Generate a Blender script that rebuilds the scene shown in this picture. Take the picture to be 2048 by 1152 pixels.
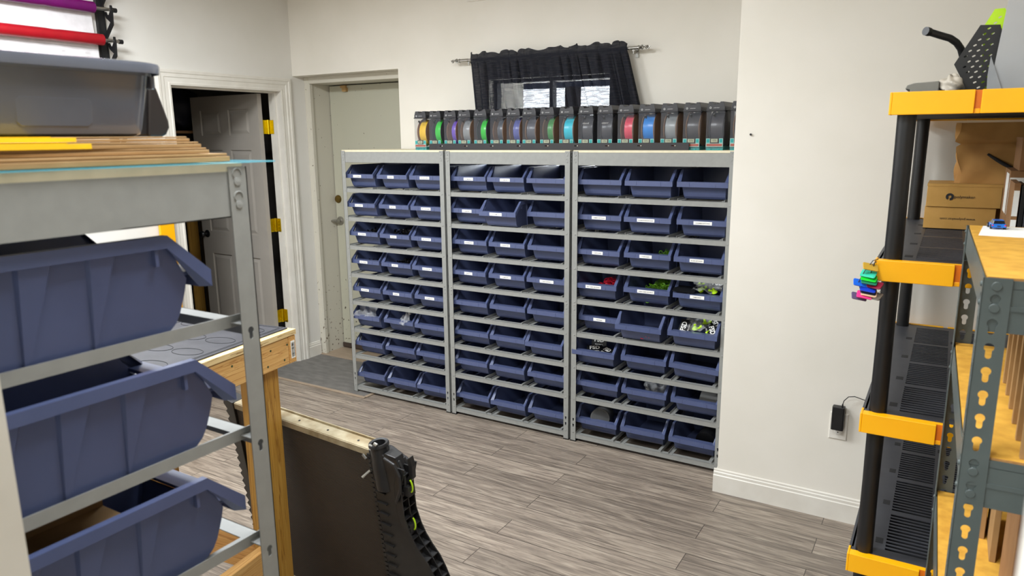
import bpy, bmesh, math, random
from math import sin, cos, pi, radians, sqrt, atan2
from mathutils import Vector, Matrix
from mathutils.geometry import tessellate_polygon
C = bpy.context.scene.collection
for o in list(bpy.data.objects): bpy.data.objects.remove(o)
R = random.Random(7)

# ------------------------------------------------------------------ camera
CAM = Vector((0, 0, 1.71)); FPX = 1448.0
def _axes():
    yaw, pit, rol = radians(31.14), radians(11.77), radians(-.535)
    f = Vector((-sin(yaw)*cos(pit), cos(yaw)*cos(pit), -sin(pit)))
    r = Vector((cos(yaw), sin(yaw), 0)); u = r.cross(f)
    return (cos(rol)*r + sin(rol)*u, -sin(rol)*r + cos(rol)*u, f)
AR, AU, AF = _axes()
cd = bpy.data.cameras.new('camera'); cam = bpy.data.objects.new('camera', cd); C.objects.link(cam)
M3 = Matrix((AR, AU, -AF)).transposed()
cam.matrix_world = Matrix.Translation(CAM) @ M3.to_4x4()
cd.sensor_width = 36; cd.lens = FPX/2048*36; cd.clip_start = .02
cd.dof.use_dof = True; cd.dof.focus_distance = 3.5; cd.dof.aperture_fstop = 7
bpy.context.scene.camera = cam
# ------------------------------------------------------------------ world, exposure
w = bpy.data.worlds.new('world'); bpy.context.scene.world = w; w.use_nodes = True
w.node_tree.nodes['Background'].inputs[0].default_value = (.86, .93, 1, 1)
w.node_tree.nodes['Background'].inputs[1].default_value = 26.0
vs = bpy.context.scene.view_settings
vs.view_transform = 'Standard'; vs.look = 'None'; vs.exposure = 0.0; vs.gamma = 1; vs.use_curve_mapping = False
# ------------------------------------------------------------------ ceiling lamps' light
def area(name, loc, sx, sy, e, col=(.90, .955, 1), rot=(0, 0, 0)):
    l = bpy.data.lights.new(name, 'AREA'); l.shape = 'RECTANGLE'; l.size = sx; l.size_y = sy; l.energy = e; l.color = col
    o = bpy.data.objects.new(name, l); o.location = loc; o.rotation_euler = rot; C.objects.link(o); return o
LAMPS = [(-1.8, 1.8, 44), (-.6, .9, 31), (-.9, -.9, 80), (-3.2, 1.6, 76)]
for i, (x, y, e) in enumerate(LAMPS):
    area('ceiling_panel_light', (x, y, 2.70), .58, .58, e)

# ------------------------------------------------------------------ materials
def srgb(c):
    return tuple(((v/255)/12.92 if v/255 <= .04045 else (((v/255)+.055)/1.055)**2.4) for v in c) + (1,)
_m = {}
def mat(name, c, rough=.5, metal=0, c2=None, scale=20, bump=0, bscale=200, stretch=None, spec=.5, coat=0, detail=3, lo=.35, hi=.65):
    if name in _m: return _m[name]
    m = bpy.data.materials.new(name); m.use_nodes = True; nt = m.node_tree; b = nt.nodes['Principled BSDF']
    b.inputs['Base Color'].default_value = srgb(c); b.inputs['Roughness'].default_value = rough
    b.inputs['Metallic'].default_value = metal; b.inputs['Specular IOR Level'].default_value = spec
    b.inputs['Coat Weight'].default_value = coat
    tc = nt.nodes.new('ShaderNodeTexCoord'); mp = nt.nodes.new('ShaderNodeMapping')
    nt.links.new(tc.outputs['Object'], mp.inputs[0])
    if stretch: mp.inputs['Scale'].default_value = stretch
    n = nt.nodes.new('ShaderNodeTexNoise'); n.inputs['Scale'].default_value = scale; n.inputs['Detail'].default_value = detail
    nt.links.new(mp.outputs[0], n.inputs[0])
    if c2 is None: c2 = tuple(min(255, v*1.05+1) for v in c)
    r = nt.nodes.new('ShaderNodeValToRGB'); r.color_ramp.elements[0].position = lo; r.color_ramp.elements[1].position = hi
    r.color_ramp.elements[0].color = srgb(c); r.color_ramp.elements[1].color = srgb(c2)
    nt.links.new(n.outputs[0], r.inputs[0]); nt.links.new(r.outputs[0], b.inputs['Base Color'])
    if bump:
        n2 = nt.nodes.new('ShaderNodeTexNoise'); n2.inputs['Scale'].default_value = bscale
        nt.links.new(mp.outputs[0], n2.inputs[0])
        bp = nt.nodes.new('ShaderNodeBump'); bp.inputs['Strength'].default_value = bump; bp.inputs['Distance'].default_value = .002
        nt.links.new(n2.outputs[0], bp.inputs['Height']); nt.links.new(bp.outputs[0], b.inputs['Normal'])
    _m[name] = m; return m
def clear(name, c=(235, 238, 240), alpha=.16, rough=.08):
    if name in _m: return _m[name]
    m = bpy.data.materials.new(name); m.use_nodes = True; nt = m.node_tree
    b = nt.nodes['Principled BSDF']; out = nt.nodes['Material Output']
    b.inputs['Base Color'].default_value = srgb(c); b.inputs['Roughness'].default_value = rough
    t = nt.nodes.new('ShaderNodeBsdfTransparent'); mx = nt.nodes.new('ShaderNodeMixShader')
    n = nt.nodes.new('ShaderNodeTexNoise'); n.inputs['Scale'].default_value = 6
    ma = nt.nodes.new('ShaderNodeMapRange'); ma.inputs[3].default_value = alpha*.8; ma.inputs[4].default_value = alpha*1.2
    nt.links.new(n.outputs[0], ma.inputs[0]); nt.links.new(ma.outputs[0], mx.inputs[0])
    nt.links.new(t.outputs[0], mx.inputs[1]); nt.links.new(b.outputs[0], mx.inputs[2]); nt.links.new(mx.outputs[0], out.inputs[0])
    _m[name] = m; return m
def glow(name, c, s):
    m = bpy.data.materials.new(name); m.use_nodes = True; b = m.node_tree.nodes['Principled BSDF']
    b.inputs['Emission Color'].default_value = srgb(c); b.inputs['Emission Strength'].default_value = s
    b.inputs['Base Color'].default_value = srgb(c); return m

def wood_mat(name, c, c2, c3, axis='Y', scale=1.0, rough=.55, knots=True):
    m = bpy.data.materials.new(name); m.use_nodes = True; nt = m.node_tree; N = nt.nodes; L = nt.links; b = N['Principled BSDF']
    tc = N.new('ShaderNodeTexCoord'); mp = N.new('ShaderNodeMapping'); L.new(tc.outputs['Object'], mp.inputs[0])
    s = {'X': (.55, 17, 17), 'Y': (17, .55, 17), 'Z': (17, 17, .55)}[axis]
    mp.inputs['Scale'].default_value = tuple(v*scale for v in s)
    n = N.new('ShaderNodeTexNoise'); n.inputs['Scale'].default_value = 2.2; n.inputs['Detail'].default_value = 5; n.inputs['Distortion'].default_value = .8
    L.new(mp.outputs[0], n.inputs[0])
    wv = N.new('ShaderNodeMath'); wv.operation = 'MULTIPLY'; wv.inputs[1].default_value = 9; L.new(n.outputs[0], wv.inputs[0])
    fr = N.new('ShaderNodeMath'); fr.operation = 'FRACT'; L.new(wv.outputs[0], fr.inputs[0])
    r = N.new('ShaderNodeValToRGB'); L.new(fr.outputs[0], r.inputs[0])
    e = r.color_ramp.elements; e[0].position = 0; e[0].color = srgb(c3); e[1].position = 1; e[1].color = srgb(c2)
    q = e.new(.18); q.color = srgb(c)
    L.new(r.outputs[0], b.inputs['Base Color']); b.inputs['Roughness'].default_value = rough
    return m

def floor_mat():
    m = bpy.data.materials.new('grey_oak_plank'); m.use_nodes = True; nt = m.node_tree; N = nt.nodes; L = nt.links; b = N['Principled BSDF']
    tc = N.new('ShaderNodeTexCoord'); mp = N.new('ShaderNodeMapping'); L.new(tc.outputs['Object'], mp.inputs[0])
    mp.inputs['Location'].default_value = (.35, .06, 0)
    br = N.new('ShaderNodeTexBrick'); L.new(mp.outputs[0], br.inputs[0])
    br.inputs['Scale'].default_value = 1; br.inputs['Brick Width'].default_value = 1.22; br.inputs['Row Height'].default_value = .132
    br.offset = .37; br.inputs['Mortar Size'].default_value = .0016; br.inputs['Mortar Smooth'].default_value = .3; br.inputs['Bias'].default_value = 0
    br.inputs['Color1'].default_value = (0, 0, 0, 1); br.inputs['Color2'].default_value = (1, 1, 1, 1); br.inputs['Mortar'].default_value = (.5, .5, .5, 1)
    # per plank shift of the grain
    sh = N.new('ShaderNodeVectorMath'); sh.operation = 'SCALE'; sh.inputs['Scale'].default_value = 7.3; L.new(br.outputs['Color'], sh.inputs[0])
    ad = N.new('ShaderNodeVectorMath'); ad.operation = 'ADD'; L.new(mp.outputs[0], ad.inputs[0]); L.new(sh.outputs[0], ad.inputs[1])
    m2 = N.new('ShaderNodeMapping'); m2.inputs['Scale'].default_value = (2.2, 26, 1); L.new(ad.outputs[0], m2.inputs[0])
    n = N.new('ShaderNodeTexNoise'); n.inputs['Scale'].default_value = 1.7; n.inputs['Detail'].default_value = 7; n.inputs['Roughness'].default_value = .62; n.inputs['Distortion'].default_value = 1.2
    L.new(m2.outputs[0], n.inputs[0])
    r = N.new('ShaderNodeValToRGB'); L.new(n.outputs[0], r.inputs[0]); e = r.color_ramp.elements
    e[0].position = .3; e[0].color = srgb((108, 98, 89)); e[1].position = .68; e[1].color = srgb((174, 162, 147))
    q = e.new(.46); q.color = srgb((136, 124, 112)); q = e.new(.56); q.color = srgb((156, 143, 129))
    # dark sharp streaks
    m3 = N.new('ShaderNodeMapping'); m3.inputs['Scale'].default_value = (3.0, 80, 1); L.new(ad.outputs[0], m3.inputs[0])
    n3 = N.new('ShaderNodeTexNoise'); n3.inputs['Scale'].default_value = 1.6; n3.inputs['Detail'].default_value = 5; n3.inputs['Distortion'].default_value = .6
    L.new(m3.outputs[0], n3.inputs[0])
    r3 = N.new('ShaderNodeValToRGB'); L.new(n3.outputs[0], r3.inputs[0]); r3.color_ramp.elements[0].position = .33; r3.color_ramp.elements[0].color = (.55, .53, .52, 1)
    r3.color_ramp.elements[1].position = .45; r3.color_ramp.elements[1].color = (1, 1, 1, 1)
    mu = N.new('ShaderNodeMix'); mu.data_type = 'RGBA'; mu.blend_type = 'MULTIPLY'; mu.inputs[0].default_value = .9
    L.new(r.outputs[0], mu.inputs[6]); L.new(r3.outputs[0], mu.inputs[7])
    # plank tone
    bw = N.new('ShaderNodeMapRange'); bw.inputs[3].default_value = .84; bw.inputs[4].default_value = 1.10; L.new(br.outputs['Color'], bw.inputs[0])
    m4 = N.new('ShaderNodeMix'); m4.data_type = 'RGBA'; m4.blend_type = 'MULTIPLY'; m4.inputs[0].default_value = 1
    L.new(mu.outputs[2], m4.inputs[6]); L.new(bw.outputs[0], m4.inputs[7])
    m5 = N.new('ShaderNodeMix'); m5.data_type = 'RGBA'; m5.inputs[7].default_value = srgb((52, 45, 40))
    L.new(br.outputs['Fac'], m5.inputs[0]); L.new(m4.outputs[2], m5.inputs[6])
    L.new(m5.outputs[2], b.inputs['Base Color']); b.inputs['Roughness'].default_value = .42
    bp = N.new('ShaderNodeBump'); bp.inputs['Strength'].default_value = .25; bp.inputs['Distance'].default_value = .001
    L.new(n3.outputs[0], bp.inputs['Height']); L.new(bp.outputs[0], b.inputs['Normal'])
    return m

def scuffed(name, c, dirt, zlo, zhi, rough=.5):
    """paint with chips and dirt spots that thin out with height"""
    m = bpy.data.materials.new(name); m.use_nodes = True; nt = m.node_tree; N = nt.nodes; L = nt.links; b = N['Principled BSDF']
    tc = N.new('ShaderNodeTexCoord'); sp = N.new('ShaderNodeSeparateXYZ'); L.new(tc.outputs['Object'], sp.inputs[0])
    mr = N.new('ShaderNodeMapRange'); L.new(sp.outputs[2], mr.inputs[0]); mr.inputs[1].default_value = zlo; mr.inputs[2].default_value = zhi; mr.inputs[3].default_value = .085; mr.inputs[4].default_value = 0
    n = N.new('ShaderNodeTexNoise'); n.inputs['Scale'].default_value = 38; n.inputs['Detail'].default_value = 4; L.new(tc.outputs['Object'], n.inputs[0])
    ad = N.new('ShaderNodeMath'); ad.operation = 'ADD'; L.new(n.outputs[0], ad.inputs[0]); L.new(mr.outputs[0], ad.inputs[1])
    r = N.new('ShaderNodeValToRGB'); L.new(ad.outputs[0], r.inputs[0]); e = r.color_ramp.elements
    e[0].position = .70; e[0].color = (0, 0, 0, 1); e[1].position = .73; e[1].color = (1, 1, 1, 1)
    mx = N.new('ShaderNodeMix'); mx.data_type = 'RGBA'; mx.inputs[6].default_value = srgb(c); mx.inputs[7].default_value = srgb(dirt)
    L.new(r.outputs[0], mx.inputs[0]); L.new(mx.outputs[2], b.inputs['Base Color']); b.inputs['Roughness'].default_value = rough
    return m

# ------------------------------------------------------------------ mesh builder
class MB:
    def __init__(s): s.v = []; s.f = []; s.T = Matrix.Identity(4)
    def add(s, vs, fs):
        k = len(s.v); s.v += [s.T @ Vector(p) for p in vs]; s.f += [tuple(i+k for i in f) for f in fs]; return s
    def box(s, x0, x1, y0, y1, z0, z1):
        if x0 > x1: x0, x1 = x1, x0
        if y0 > y1: y0, y1 = y1, y0
        if z0 > z1: z0, z1 = z1, z0
        return s.add([(x0,y0,z0),(x1,y0,z0),(x1,y1,z0),(x0,y1,z0),(x0,y0,z1),(x1,y0,z1),(x1,y1,z1),(x0,y1,z1)],
              [(0,3,2,1),(4,5,6,7),(0,1,5,4),(1,2,6,5),(2,3,7,6),(3,0,4,7)])
    def rbox(s, x0, x1, y0, y1, z0, z1, r=.01, n=4):
        """box with rounded vertical edges"""
        pts = []
        for (cx, cy, a0) in ((x1-r, y1-r, 0), (x0+r, y1-r, 90), (x0+r, y0+r, 180), (x1-r, y0+r, 270)):
            for k in range(n+1):
                a = radians(a0+90*k/n); pts.append((cx+r*cos(a), cy+r*sin(a)))
        return s.prism(pts, z0, z1)
    def prism(s, pts, a, b, ax='Z'):
        """2D polygon extruded along ax from a to b. coords: Z:(x,y) X:(y,z) Y:(x,z)"""
        def P(p, t): return {'Z': (p[0], p[1], t), 'X': (t, p[0], p[1]), 'Y': (p[0], t, p[1])}[ax]
        n = len(pts); vs = [P(p, a) for p in pts]+[P(p, b) for p in pts]
        fs = [tuple(range(n))[::-1], tuple(range(n, 2*n))]+[(i, (i+1) % n, n+(i+1) % n, n+i) for i in range(n)]
        return s.add(vs, fs)
    def holed(s, outer, holes, a, b, ax='Z'):
        def P(p, t): return {'Z': (p[0], p[1], t), 'X': (t, p[0], p[1]), 'Y': (p[0], t, p[1])}[ax]
        loops = [outer]+list(holes)
        tri = tessellate_polygon([[Vector((p[0], p[1], 0)) for p in l] for l in loops])
        flat = [p for l in loops for p in l]; n = len(flat)
        vs = [P(p, a) for p in flat]+[P(p, b) for p in flat]
        fs = [tuple(t) for t in tri]+[tuple(i+n for i in t[::-1]) for t in tri]
        k = 0
        for l in loops:
            m = len(l)
            for i in range(m): fs.append((k+i, k+(i+1) % m, n+k+(i+1) % m, n+k+i))
            k += m
        return s.add(vs, fs)
    def cyl(s, p0, p1, r, n=16, r1=None, caps=True):
        p0, p1 = Vector(p0), Vector(p1); d = (p1-p0).normalized(); r1 = r if r1 is None else r1
        u = d.orthogonal().normalized(); v = d.cross(u)
        vs = [p0+r*(cos(2*pi*i/n)*u+sin(2*pi*i/n)*v) for i in range(n)]+[p1+r1*(cos(2*pi*i/n)*u+sin(2*pi*i/n)*v) for i in range(n)]
        fs = [(i, (i+1) % n, n+(i+1) % n, n+i) for i in range(n)]
        if caps: fs += [tuple(range(n))[::-1], tuple(range(n, 2*n))]
        return s.add(vs, fs)
    def tube(s, pts, r, n=8, closed=False):
        pts = [Vector(p) for p in pts]; k = len(pts); rr = r if isinstance(r, (list, tuple)) else [r]*k
        vs = []; u = None
        for i, p in enumerate(pts):
            if closed: d = (pts[(i+1) % k]-pts[i-1]).normalized()
            else: d = (pts[min(i+1, k-1)]-pts[max(i-1, 0)]).normalized()
            u = d.orthogonal().normalized() if u is None else (u-d*u.dot(d)).normalized()
            v = d.cross(u); vs += [p+rr[i]*(cos(2*pi*j/n)*u+sin(2*pi*j/n)*v) for j in range(n)]
        fs = []
        for i in range(k if closed else k-1):
            a = i*n; b = ((i+1) % k)*n
            fs += [(a+j, a+(j+1) % n, b+(j+1) % n, b+j) for j in range(n)]
        if not closed: fs += [tuple(range(n))[::-1], tuple(range((k-1)*n, k*n))]
        return s.add(vs, fs)
    def lathe(s, prof, c=(0, 0, 0), n=24, ax='Z'):
        """prof: (radius, height) along ax"""
        vs = []; c = Vector(c)
        for (r, h) in prof:
            for j in range(n):
                a = 2*pi*j/n; p = {'Z': (r*cos(a), r*sin(a), h), 'X': (h, r*cos(a), r*sin(a)), 'Y': (r*cos(a), h, r*sin(a))}[ax]
                vs.append(c+Vector(p))
        fs = []
        for i in range(len(prof)-1):
            fs += [(i*n+j, i*n+(j+1) % n, (i+1)*n+(j+1) % n, (i+1)*n+j) for j in range(n)]
        fs += [tuple(range(n))[::-1], tuple(range((len(prof)-1)*n, len(prof)*n))]
        return s.add(vs, fs)
    def grid(s, fn, nu, nv):
        vs = [fn(i/nu, j/nv) for j in range(nv+1) for i in range(nu+1)]
        return s.add(vs, [(j*(nu+1)+i, j*(nu+1)+i+1, (j+1)*(nu+1)+i+1, (j+1)*(nu+1)+i) for j in range(nv) for i in range(nu)])
    def build(s, name, m, parent=None, bevel=0, smooth=False, loc=None, solid=0, sub=0, fix=True):
        me = bpy.data.meshes.new(name); me.from_pydata([tuple(v) for v in s.v], [], s.f)
        if fix:
            bm = bmesh.new(); bm.from_mesh(me); bmesh.ops.recalc_face_normals(bm, faces=bm.faces); bm.to_mesh(me); bm.free()
        me.materials.append(m)
        if smooth: me.polygons.foreach_set('use_smooth', [True]*len(me.polygons))
        o = bpy.data.objects.new(name, me); C.objects.link(o)
        if parent: o.parent = parent
        if loc: o.location = loc
        if solid:
            d = o.modifiers.new('solid', 'SOLIDIFY'); d.thickness = solid; d.offset = 0
        if bevel:
            d = o.modifiers.new('bevel', 'BEVEL'); d.width = bevel; d.segments = 2; d.limit_method = 'ANGLE'; d.angle_limit = radians(40)
        if sub:
            d = o.modifiers.new('sub', 'SUBSURF'); d.levels = sub; d.render_levels = sub
        if smooth and not sub:
            try: me.set_sharp_from_angle(angle=radians(42))
            except Exception: pass
        return o
def tag(o, label, cat, group=None):
    o['label'] = label; o['category'] = cat
    if group: o['group'] = group
    return o
def thing(name, label, cat, loc=(0, 0, 0), rz=0, group=None):
    o = bpy.data.objects.new(name, None); C.objects.link(o); o.location = loc; o.rotation_euler = (0, 0, rz); o.empty_display_size = .05
    return tag(o, label, cat, group)
def struct(o): o['kind'] = 'structure'; return o
def dup(o, parent=None):
    c = o.copy(); C.objects.link(c); c.parent = parent
    if parent: c.matrix_parent_inverse = o.matrix_parent_inverse
    for ch in list(o.children): dup(ch, c)
    return c
def text(name, s, size, m, parent, loc, rot, ext=.0003, align='CENTER', bold=0, maxw=None, rz=None):
    cu = bpy.data.curves.new(name, 'FONT'); cu.body = s; cu.size = size; cu.extrude = ext; cu.align_x = align; cu.align_y = 'CENTER'; cu.offset = bold; cu.resolution_u = 2
    t = bpy.data.objects.new(name, cu); C.objects.link(t)
    dg = bpy.context.evaluated_depsgraph_get(); me = bpy.data.meshes.new_from_object(t.evaluated_get(dg))
    bpy.data.objects.remove(t); bpy.data.curves.remove(cu)
    xs = [v.co.x for v in me.vertices]
    if maxw and xs and max(xs)-min(xs) > maxw:
        k = maxw/(max(xs)-min(xs))
        for v in me.vertices: v.co.x *= k
    me.materials.clear(); me.materials.append(m)
    o = bpy.data.objects.new(name, me); C.objects.link(o); o.parent = parent; o.location = loc; o.rotation_euler = rot
    return o
FRONT = (pi/2, 0, 0)      # text facing -Y

def keyhole(cx, cz, r=.0045, s=1, up=True):
    """keyhole outline: round head above, narrower slot below"""
    pts = []; r2 = r*.62
    a0 = math.asin(r2/r)
    for k in range(13):
        a = -pi/2+a0+(2*pi-2*a0)*k/12; pts.append((cx+r*cos(a), cz+r*sin(a)))
    for k in range(7):
        a = pi+pi*k/6; pts.append((cx+r2*cos(a), cz-r*2.0+r2*sin(a)))
    return pts

# ------------------------------------------------------------------ palette
M_WALL = mat('cream_wall_paint', (229, 224, 213), .75, c2=(233, 228, 218), scale=3, bump=.05, bscale=120)
M_WALLC = mat('cool_white_wall_paint', (224, 221, 214), .75, c2=(228, 225, 219), scale=3, bump=.05, bscale=120)
M_CEIL = mat('white_ceiling_paint', (225, 222, 215), .9)
M_TRIM = mat('white_gloss_trim', (222, 217, 207), .38, c2=(230, 226, 217), scale=8)
M_FLOOR = floor_mat()
M_MATF = mat('dark_slate_tile', (104, 101, 98), .6, c2=(122, 119, 115), scale=9, detail=6, stretch=(1, 3, 1))
M_TRAN = mat('oak_threshold', (150, 132, 112), .5, c2=(168, 150, 130), scale=8, stretch=(1, 12, 1))
M_DOOR = mat('greige_door_paint', (172, 165, 156), .5, c2=(178, 171, 162), scale=4)
M_MDOOR = scuffed('sage_grey_door_paint', (186, 184, 166), (70, 58, 46), .05, .75)
M_JAMB = scuffed('chipped_cream_jamb_paint', (205, 200, 186), (105, 90, 72), .05, .9)
M_BRASS = mat('polished_brass', (214, 190, 30), .25, metal=1, c2=(226, 202, 50))
M_OBRASS = mat('aged_brass', (128, 106, 58), .35, metal=1)
M_STEEL = mat('brushed_steel', (165, 163, 158), .33, metal=1)
M_BLACK = mat('black_plastic', (14, 15, 18), .42, c2=(18, 19, 22))
M_BLACKM = mat('black_matte', (15, 16, 19), .8, c2=(20, 21, 25), scale=30)
M_RACK = mat('grey_powder_coat', (141, 142, 139), .42, c2=(146, 147, 144), scale=40, bump=.03, bscale=600)
M_RACKB = mat('cream_fibreboard', (215, 206, 178), .7, c2=(224, 214, 186), scale=30)
M_BIN = mat('slate_blue_polypropylene', (78, 88, 124), .30, c2=(82, 92, 129), scale=12)
M_WHITE = mat('white_paper', (240, 239, 234), .6)
M_INK = mat('black_ink', (28, 28, 30), .7)
M_CARD = mat('kraft_cardboard', (150, 116, 72), .8, c2=(162, 128, 84), scale=14, bump=.1, bscale=90)
M_CARDD = mat('dark_kraft_cardboard', (140, 100, 62), .8, c2=(152, 112, 72), scale=14)
M_YEL = mat('yellow_plastic', (250, 176, 0), .38, c2=(252, 184, 4), scale=5)
M_PINE = wood_mat('pine_lumber', (208, 158, 92), (222, 178, 112), (164, 108, 48), 'Y')
M_PINEZ = wood_mat('pine_post', (182, 134, 54), (194, 148, 68), (138, 90, 30), 'Z', .6)
M_PINEX = wood_mat('pine_board', (205, 152, 84), (220, 172, 104), (160, 104, 44), 'X')
M_PLY = wood_mat('plywood_edge', (214, 186, 132), (226, 200, 148), (140, 100, 60), 'Y', .7)
M_SKYB = glow('window_daylight', (255, 255, 255), 1)

def at_y(px, py, Y):
    d = AF*FPX + AR*(px-1024) + AU*(576-py); return CAM + d*(Y/d.y)
def at_x(px, py, X):
    d = AF*FPX + AR*(px-1024) + AU*(576-py); return CAM + d*(X/d.x)
def at_z(px, py, Z):
    d = AF*FPX + AR*(px-1024) + AU*(576-py); return CAM + d*((Z-CAM.z)/d.z)

# ------------------------------------------------------------------ the room
WL, WB, WP = -4.256, 3.93, 3.322
struct(MB().box(-7.0, 1.7, -2.7, 4.36, -.06, 0).build('floor', M_FLOOR))
struct(MB().box(-7.0, 1.7, -2.7, 4.36, 2.75, 2.85).build('ceiling', M_CEIL))
struct(MB().prism([(-2.7, 0), (2.905, 0), (2.905, 2.07), (3.82, 2.07), (3.82, 0), (4.36, 0), (4.36, 2.75), (-2.7, 2.75)], WL-.12, WL, 'X').build('wall_left', M_WALLC))
struct(MB().holed([(-3.25, 0), (-.845, 0), (-.845, 2.75), (WL, 2.75), (WL, 2.165), (-3.25, 2.165)],
    [[(-2.53, 1.52), (-1.715, 1.52), (-1.715, 2.06), (-2.53, 2.06)]], WB, 4.36, 'Y').build('wall_back', M_WALL))
struct(MB().box(-.845, 1.7, WP, 4.36, 0, 2.75).build('wall_alcove', M_WALL))
struct(MB().box(1.45, 1.57, -2.7, WP, 0, 2.75).build('wall_right', M_WALL))
DX0, DX1 = -.757, .0355
struct(MB().prism([(-7, 0), (DX0-.012, 0), (DX0-.012, 2.1), (DX1+.012, 2.1), (DX1+.012, 0), (1.45, 0), (1.45, 2.75), (-7, 2.75)], .185, .30, 'Y').build('wall_front', M_WALL))
struct(MB().box(-7.0, 1.7, -2.8, -2.7, 0, 2.75).build('wall_rear', M_WALL))
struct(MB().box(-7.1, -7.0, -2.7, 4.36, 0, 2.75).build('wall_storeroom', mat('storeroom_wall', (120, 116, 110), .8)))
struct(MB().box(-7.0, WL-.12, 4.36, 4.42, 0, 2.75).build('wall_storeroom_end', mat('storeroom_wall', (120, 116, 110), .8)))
# slate tile patch by the outside door with its threshold strips
struct(MB().box(WL, -3.26, 3.452, 4.02, 0, .004).build('floor_tile_patch', M_MATF))
struct(MB().box(WL, -3.24, 3.428, 3.452, 0, .008).box(-3.26, -3.235, 3.452, 3.93, 0, .008).box(WL, -3.25, 4.02, 4.27, 0, .012).build('trim_1', M_TRAN, bevel=.003))

def casing(name, a0, a1, zt, plane, ax, prof, flip=1, m=M_TRIM, a_only=None):
    vs = []; nodes = [((a0, 0), (-1, 0)), ((a0, zt), (-1, 1)), ((a1, zt), (1, 1)), ((a1, 0), (1, 0))]
    n = len(prof)
    for (p, o) in nodes:
        for (u, t) in prof:
            q = (p[0]+o[0]*u, p[1]+o[1]*u)
            vs.append((plane+flip*t, q[0], q[1]) if ax == 'X' else (q[0], plane+flip*t, q[1]))
    fs = [(k*n+i, k*n+(i+1) % n, (k+1)*n+(i+1) % n, (k+1)*n+i) for k in range(3) for i in range(n)]+[tuple(range(n)), tuple(range(3*n, 4*n))]
    return struct(MB().add(vs, fs).build(name, m))
PROF = [(0, 0), (0, .009), (.012, .012), (.02, .009), (.045, .010), (.05, .014), (.07, .015), (.075, .019), (.09, .020), (.094, .018), (.094, 0)]
casing('trim_2', 2.925, 3.80, 2.05, WL, 'X', PROF)
casing('trim_3', DX0, DX1, 2.09, .30, 'Y', [(0, 0), (0, .010), (.010, .014), (.018, .012), (.05, .015), (.06, .015), (.065, 0)])
casing('trim_4', DX0, DX1, 2.09, .185, 'Y', [(0, 0), (0, .010), (.05, .015), (.065, 0)], flip=-1)
# jamb linings
struct(MB().box(WL-.125, WL, 2.905, 2.925, 0, 2.07).box(WL-.125, WL, 3.80, 3.82, 0, 2.07).box(WL-.125, WL, 2.925, 3.80, 2.05, 2.07)
       .box(WL-.075, WL-.045, 3.788, 3.80, 0, 2.05).box(WL-.075, WL-.045, 2.925, 2.937, 0, 2.05).box(WL-.075, WL-.045, 2.937, 3.788, 2.038, 2.05).build('trim_5', M_TRIM))
struct(MB().box(DX0-.012, DX0, .185, .30, 0, 2.10).box(DX1, DX1+.012, .185, .30, 0, 2.10).box(DX0, DX1, .185, .30, 2.09, 2.10).build('trim_6', M_TRIM))
# baseboards
BP = [(0, 0), (-.015, 0), (-.015, .086), (-.011, .090), (-.011, .102), (-.007, .106), (-.007, .114), (0, .118)]
bb = MB().prism([(WP+p[0], p[1]) for p in BP], -.845-.015, 1.45, 'X')
struct(bb.build('baseboard_alcove', M_TRIM))
struct(MB().prism([(-.845+p[0], p[1]) for p in BP], WP, WB, 'Y').build('baseboard_return', M_TRIM))
struct(MB().prism([(WB+p[0], p[1]) for p in BP], -3.2, -.85, 'X').build('baseboard_back', M_TRIM))
struct(MB().prism([(WL-p[0], p[1]) for p in BP], 3.895, 4.03, 'Y').prism([(WL-p[0], p[1]) for p in BP], .35, 2.83, 'Y').build('baseboard_left', M_TRIM))
# outside door frame set deep in the wall
fr = MB().box(WL, -4.212, 4.04, 4.30, 0, 2.165).box(-4.212, -3.25, 4.04, 4.30, 2.115, 2.165).box(-4.212, -4.200, 4.04, 4.07, 0, 2.115)
struct(MB().box(WL, -3.25, 4.302, 4.36, 0, 2.165).build('light_stop_plate', M_BLACKM))  # backing plate added behind the door leaf to stop daylight leaking round it
struct(fr.build('trim_7', M_JAMB, bevel=.003))
# nail hole and marks are small things on the alcove wall
o = MB().lathe([(.0, 0), (.004, 0), (.005, .004), (.004, .009), (.0, .010)], (0, -.010, 0), 10, 'Y').build('wall_screw', M_BLACK, loc=tuple(at_y(1502, 269, WP)-Vector((0, 0, 0))))
tag(o, 'small dark screw left in the cream wall right of the racks', 'screw')

# ------------------------------------------------------------------ six panel inside door, standing open into the store room
def panel_door(name, W, H, T, m):
    root = bpy.data.objects.new(name, None); C.objects.link(root); root['kind'] = 'structure'
    st = .11; mid = .10; cw = (W-2*st-mid)/2
    rows = [(.22, .80), (.98, 1.62), (1.73, 1.92)]
    holes = []
    for z0, z1 in rows:
        for x0 in (st, st+cw+mid): holes.append([(x0, z0), (x0+cw, z0), (x0+cw, z1), (x0, z1)])
    b = MB()
    b.holed([(0, 0), (W, 0), (W, H), (0, H)], holes, -T/2, T/2, 'Y')
    for h in holes:
        x0, z0 = h[0]; x1, z1 = h[2]
        b.box(x0, x1, -T/2+.010, T/2-.010, z0, z1)
        for sgn in (-1, 1):
            ya = sgn*(T/2-.010); yb = sgn*(T/2-.003); k = .012; k2 = .034
            A = [(x0+k, ya, z0+k), (x1-k, ya, z0+k), (x1-k, ya, z1-k), (x0+k, ya, z1-k)]
            B = [(x0+k2, yb, z0+k2), (x1-k2, yb, z0+k2), (x1-k2, yb, z1-k2), (x0+k2, yb, z1-k2)]
            b.add(A+B, [(4, 5, 6, 7), (0, 1, 5, 4), (1, 2, 6, 5), (2, 3, 7, 6), (3, 0, 4, 7)])
    b.build('door_leaf', m, root)
    return root
d1 = panel_door('door_1', .80, 2.025, .036, M_DOOR)
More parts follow.
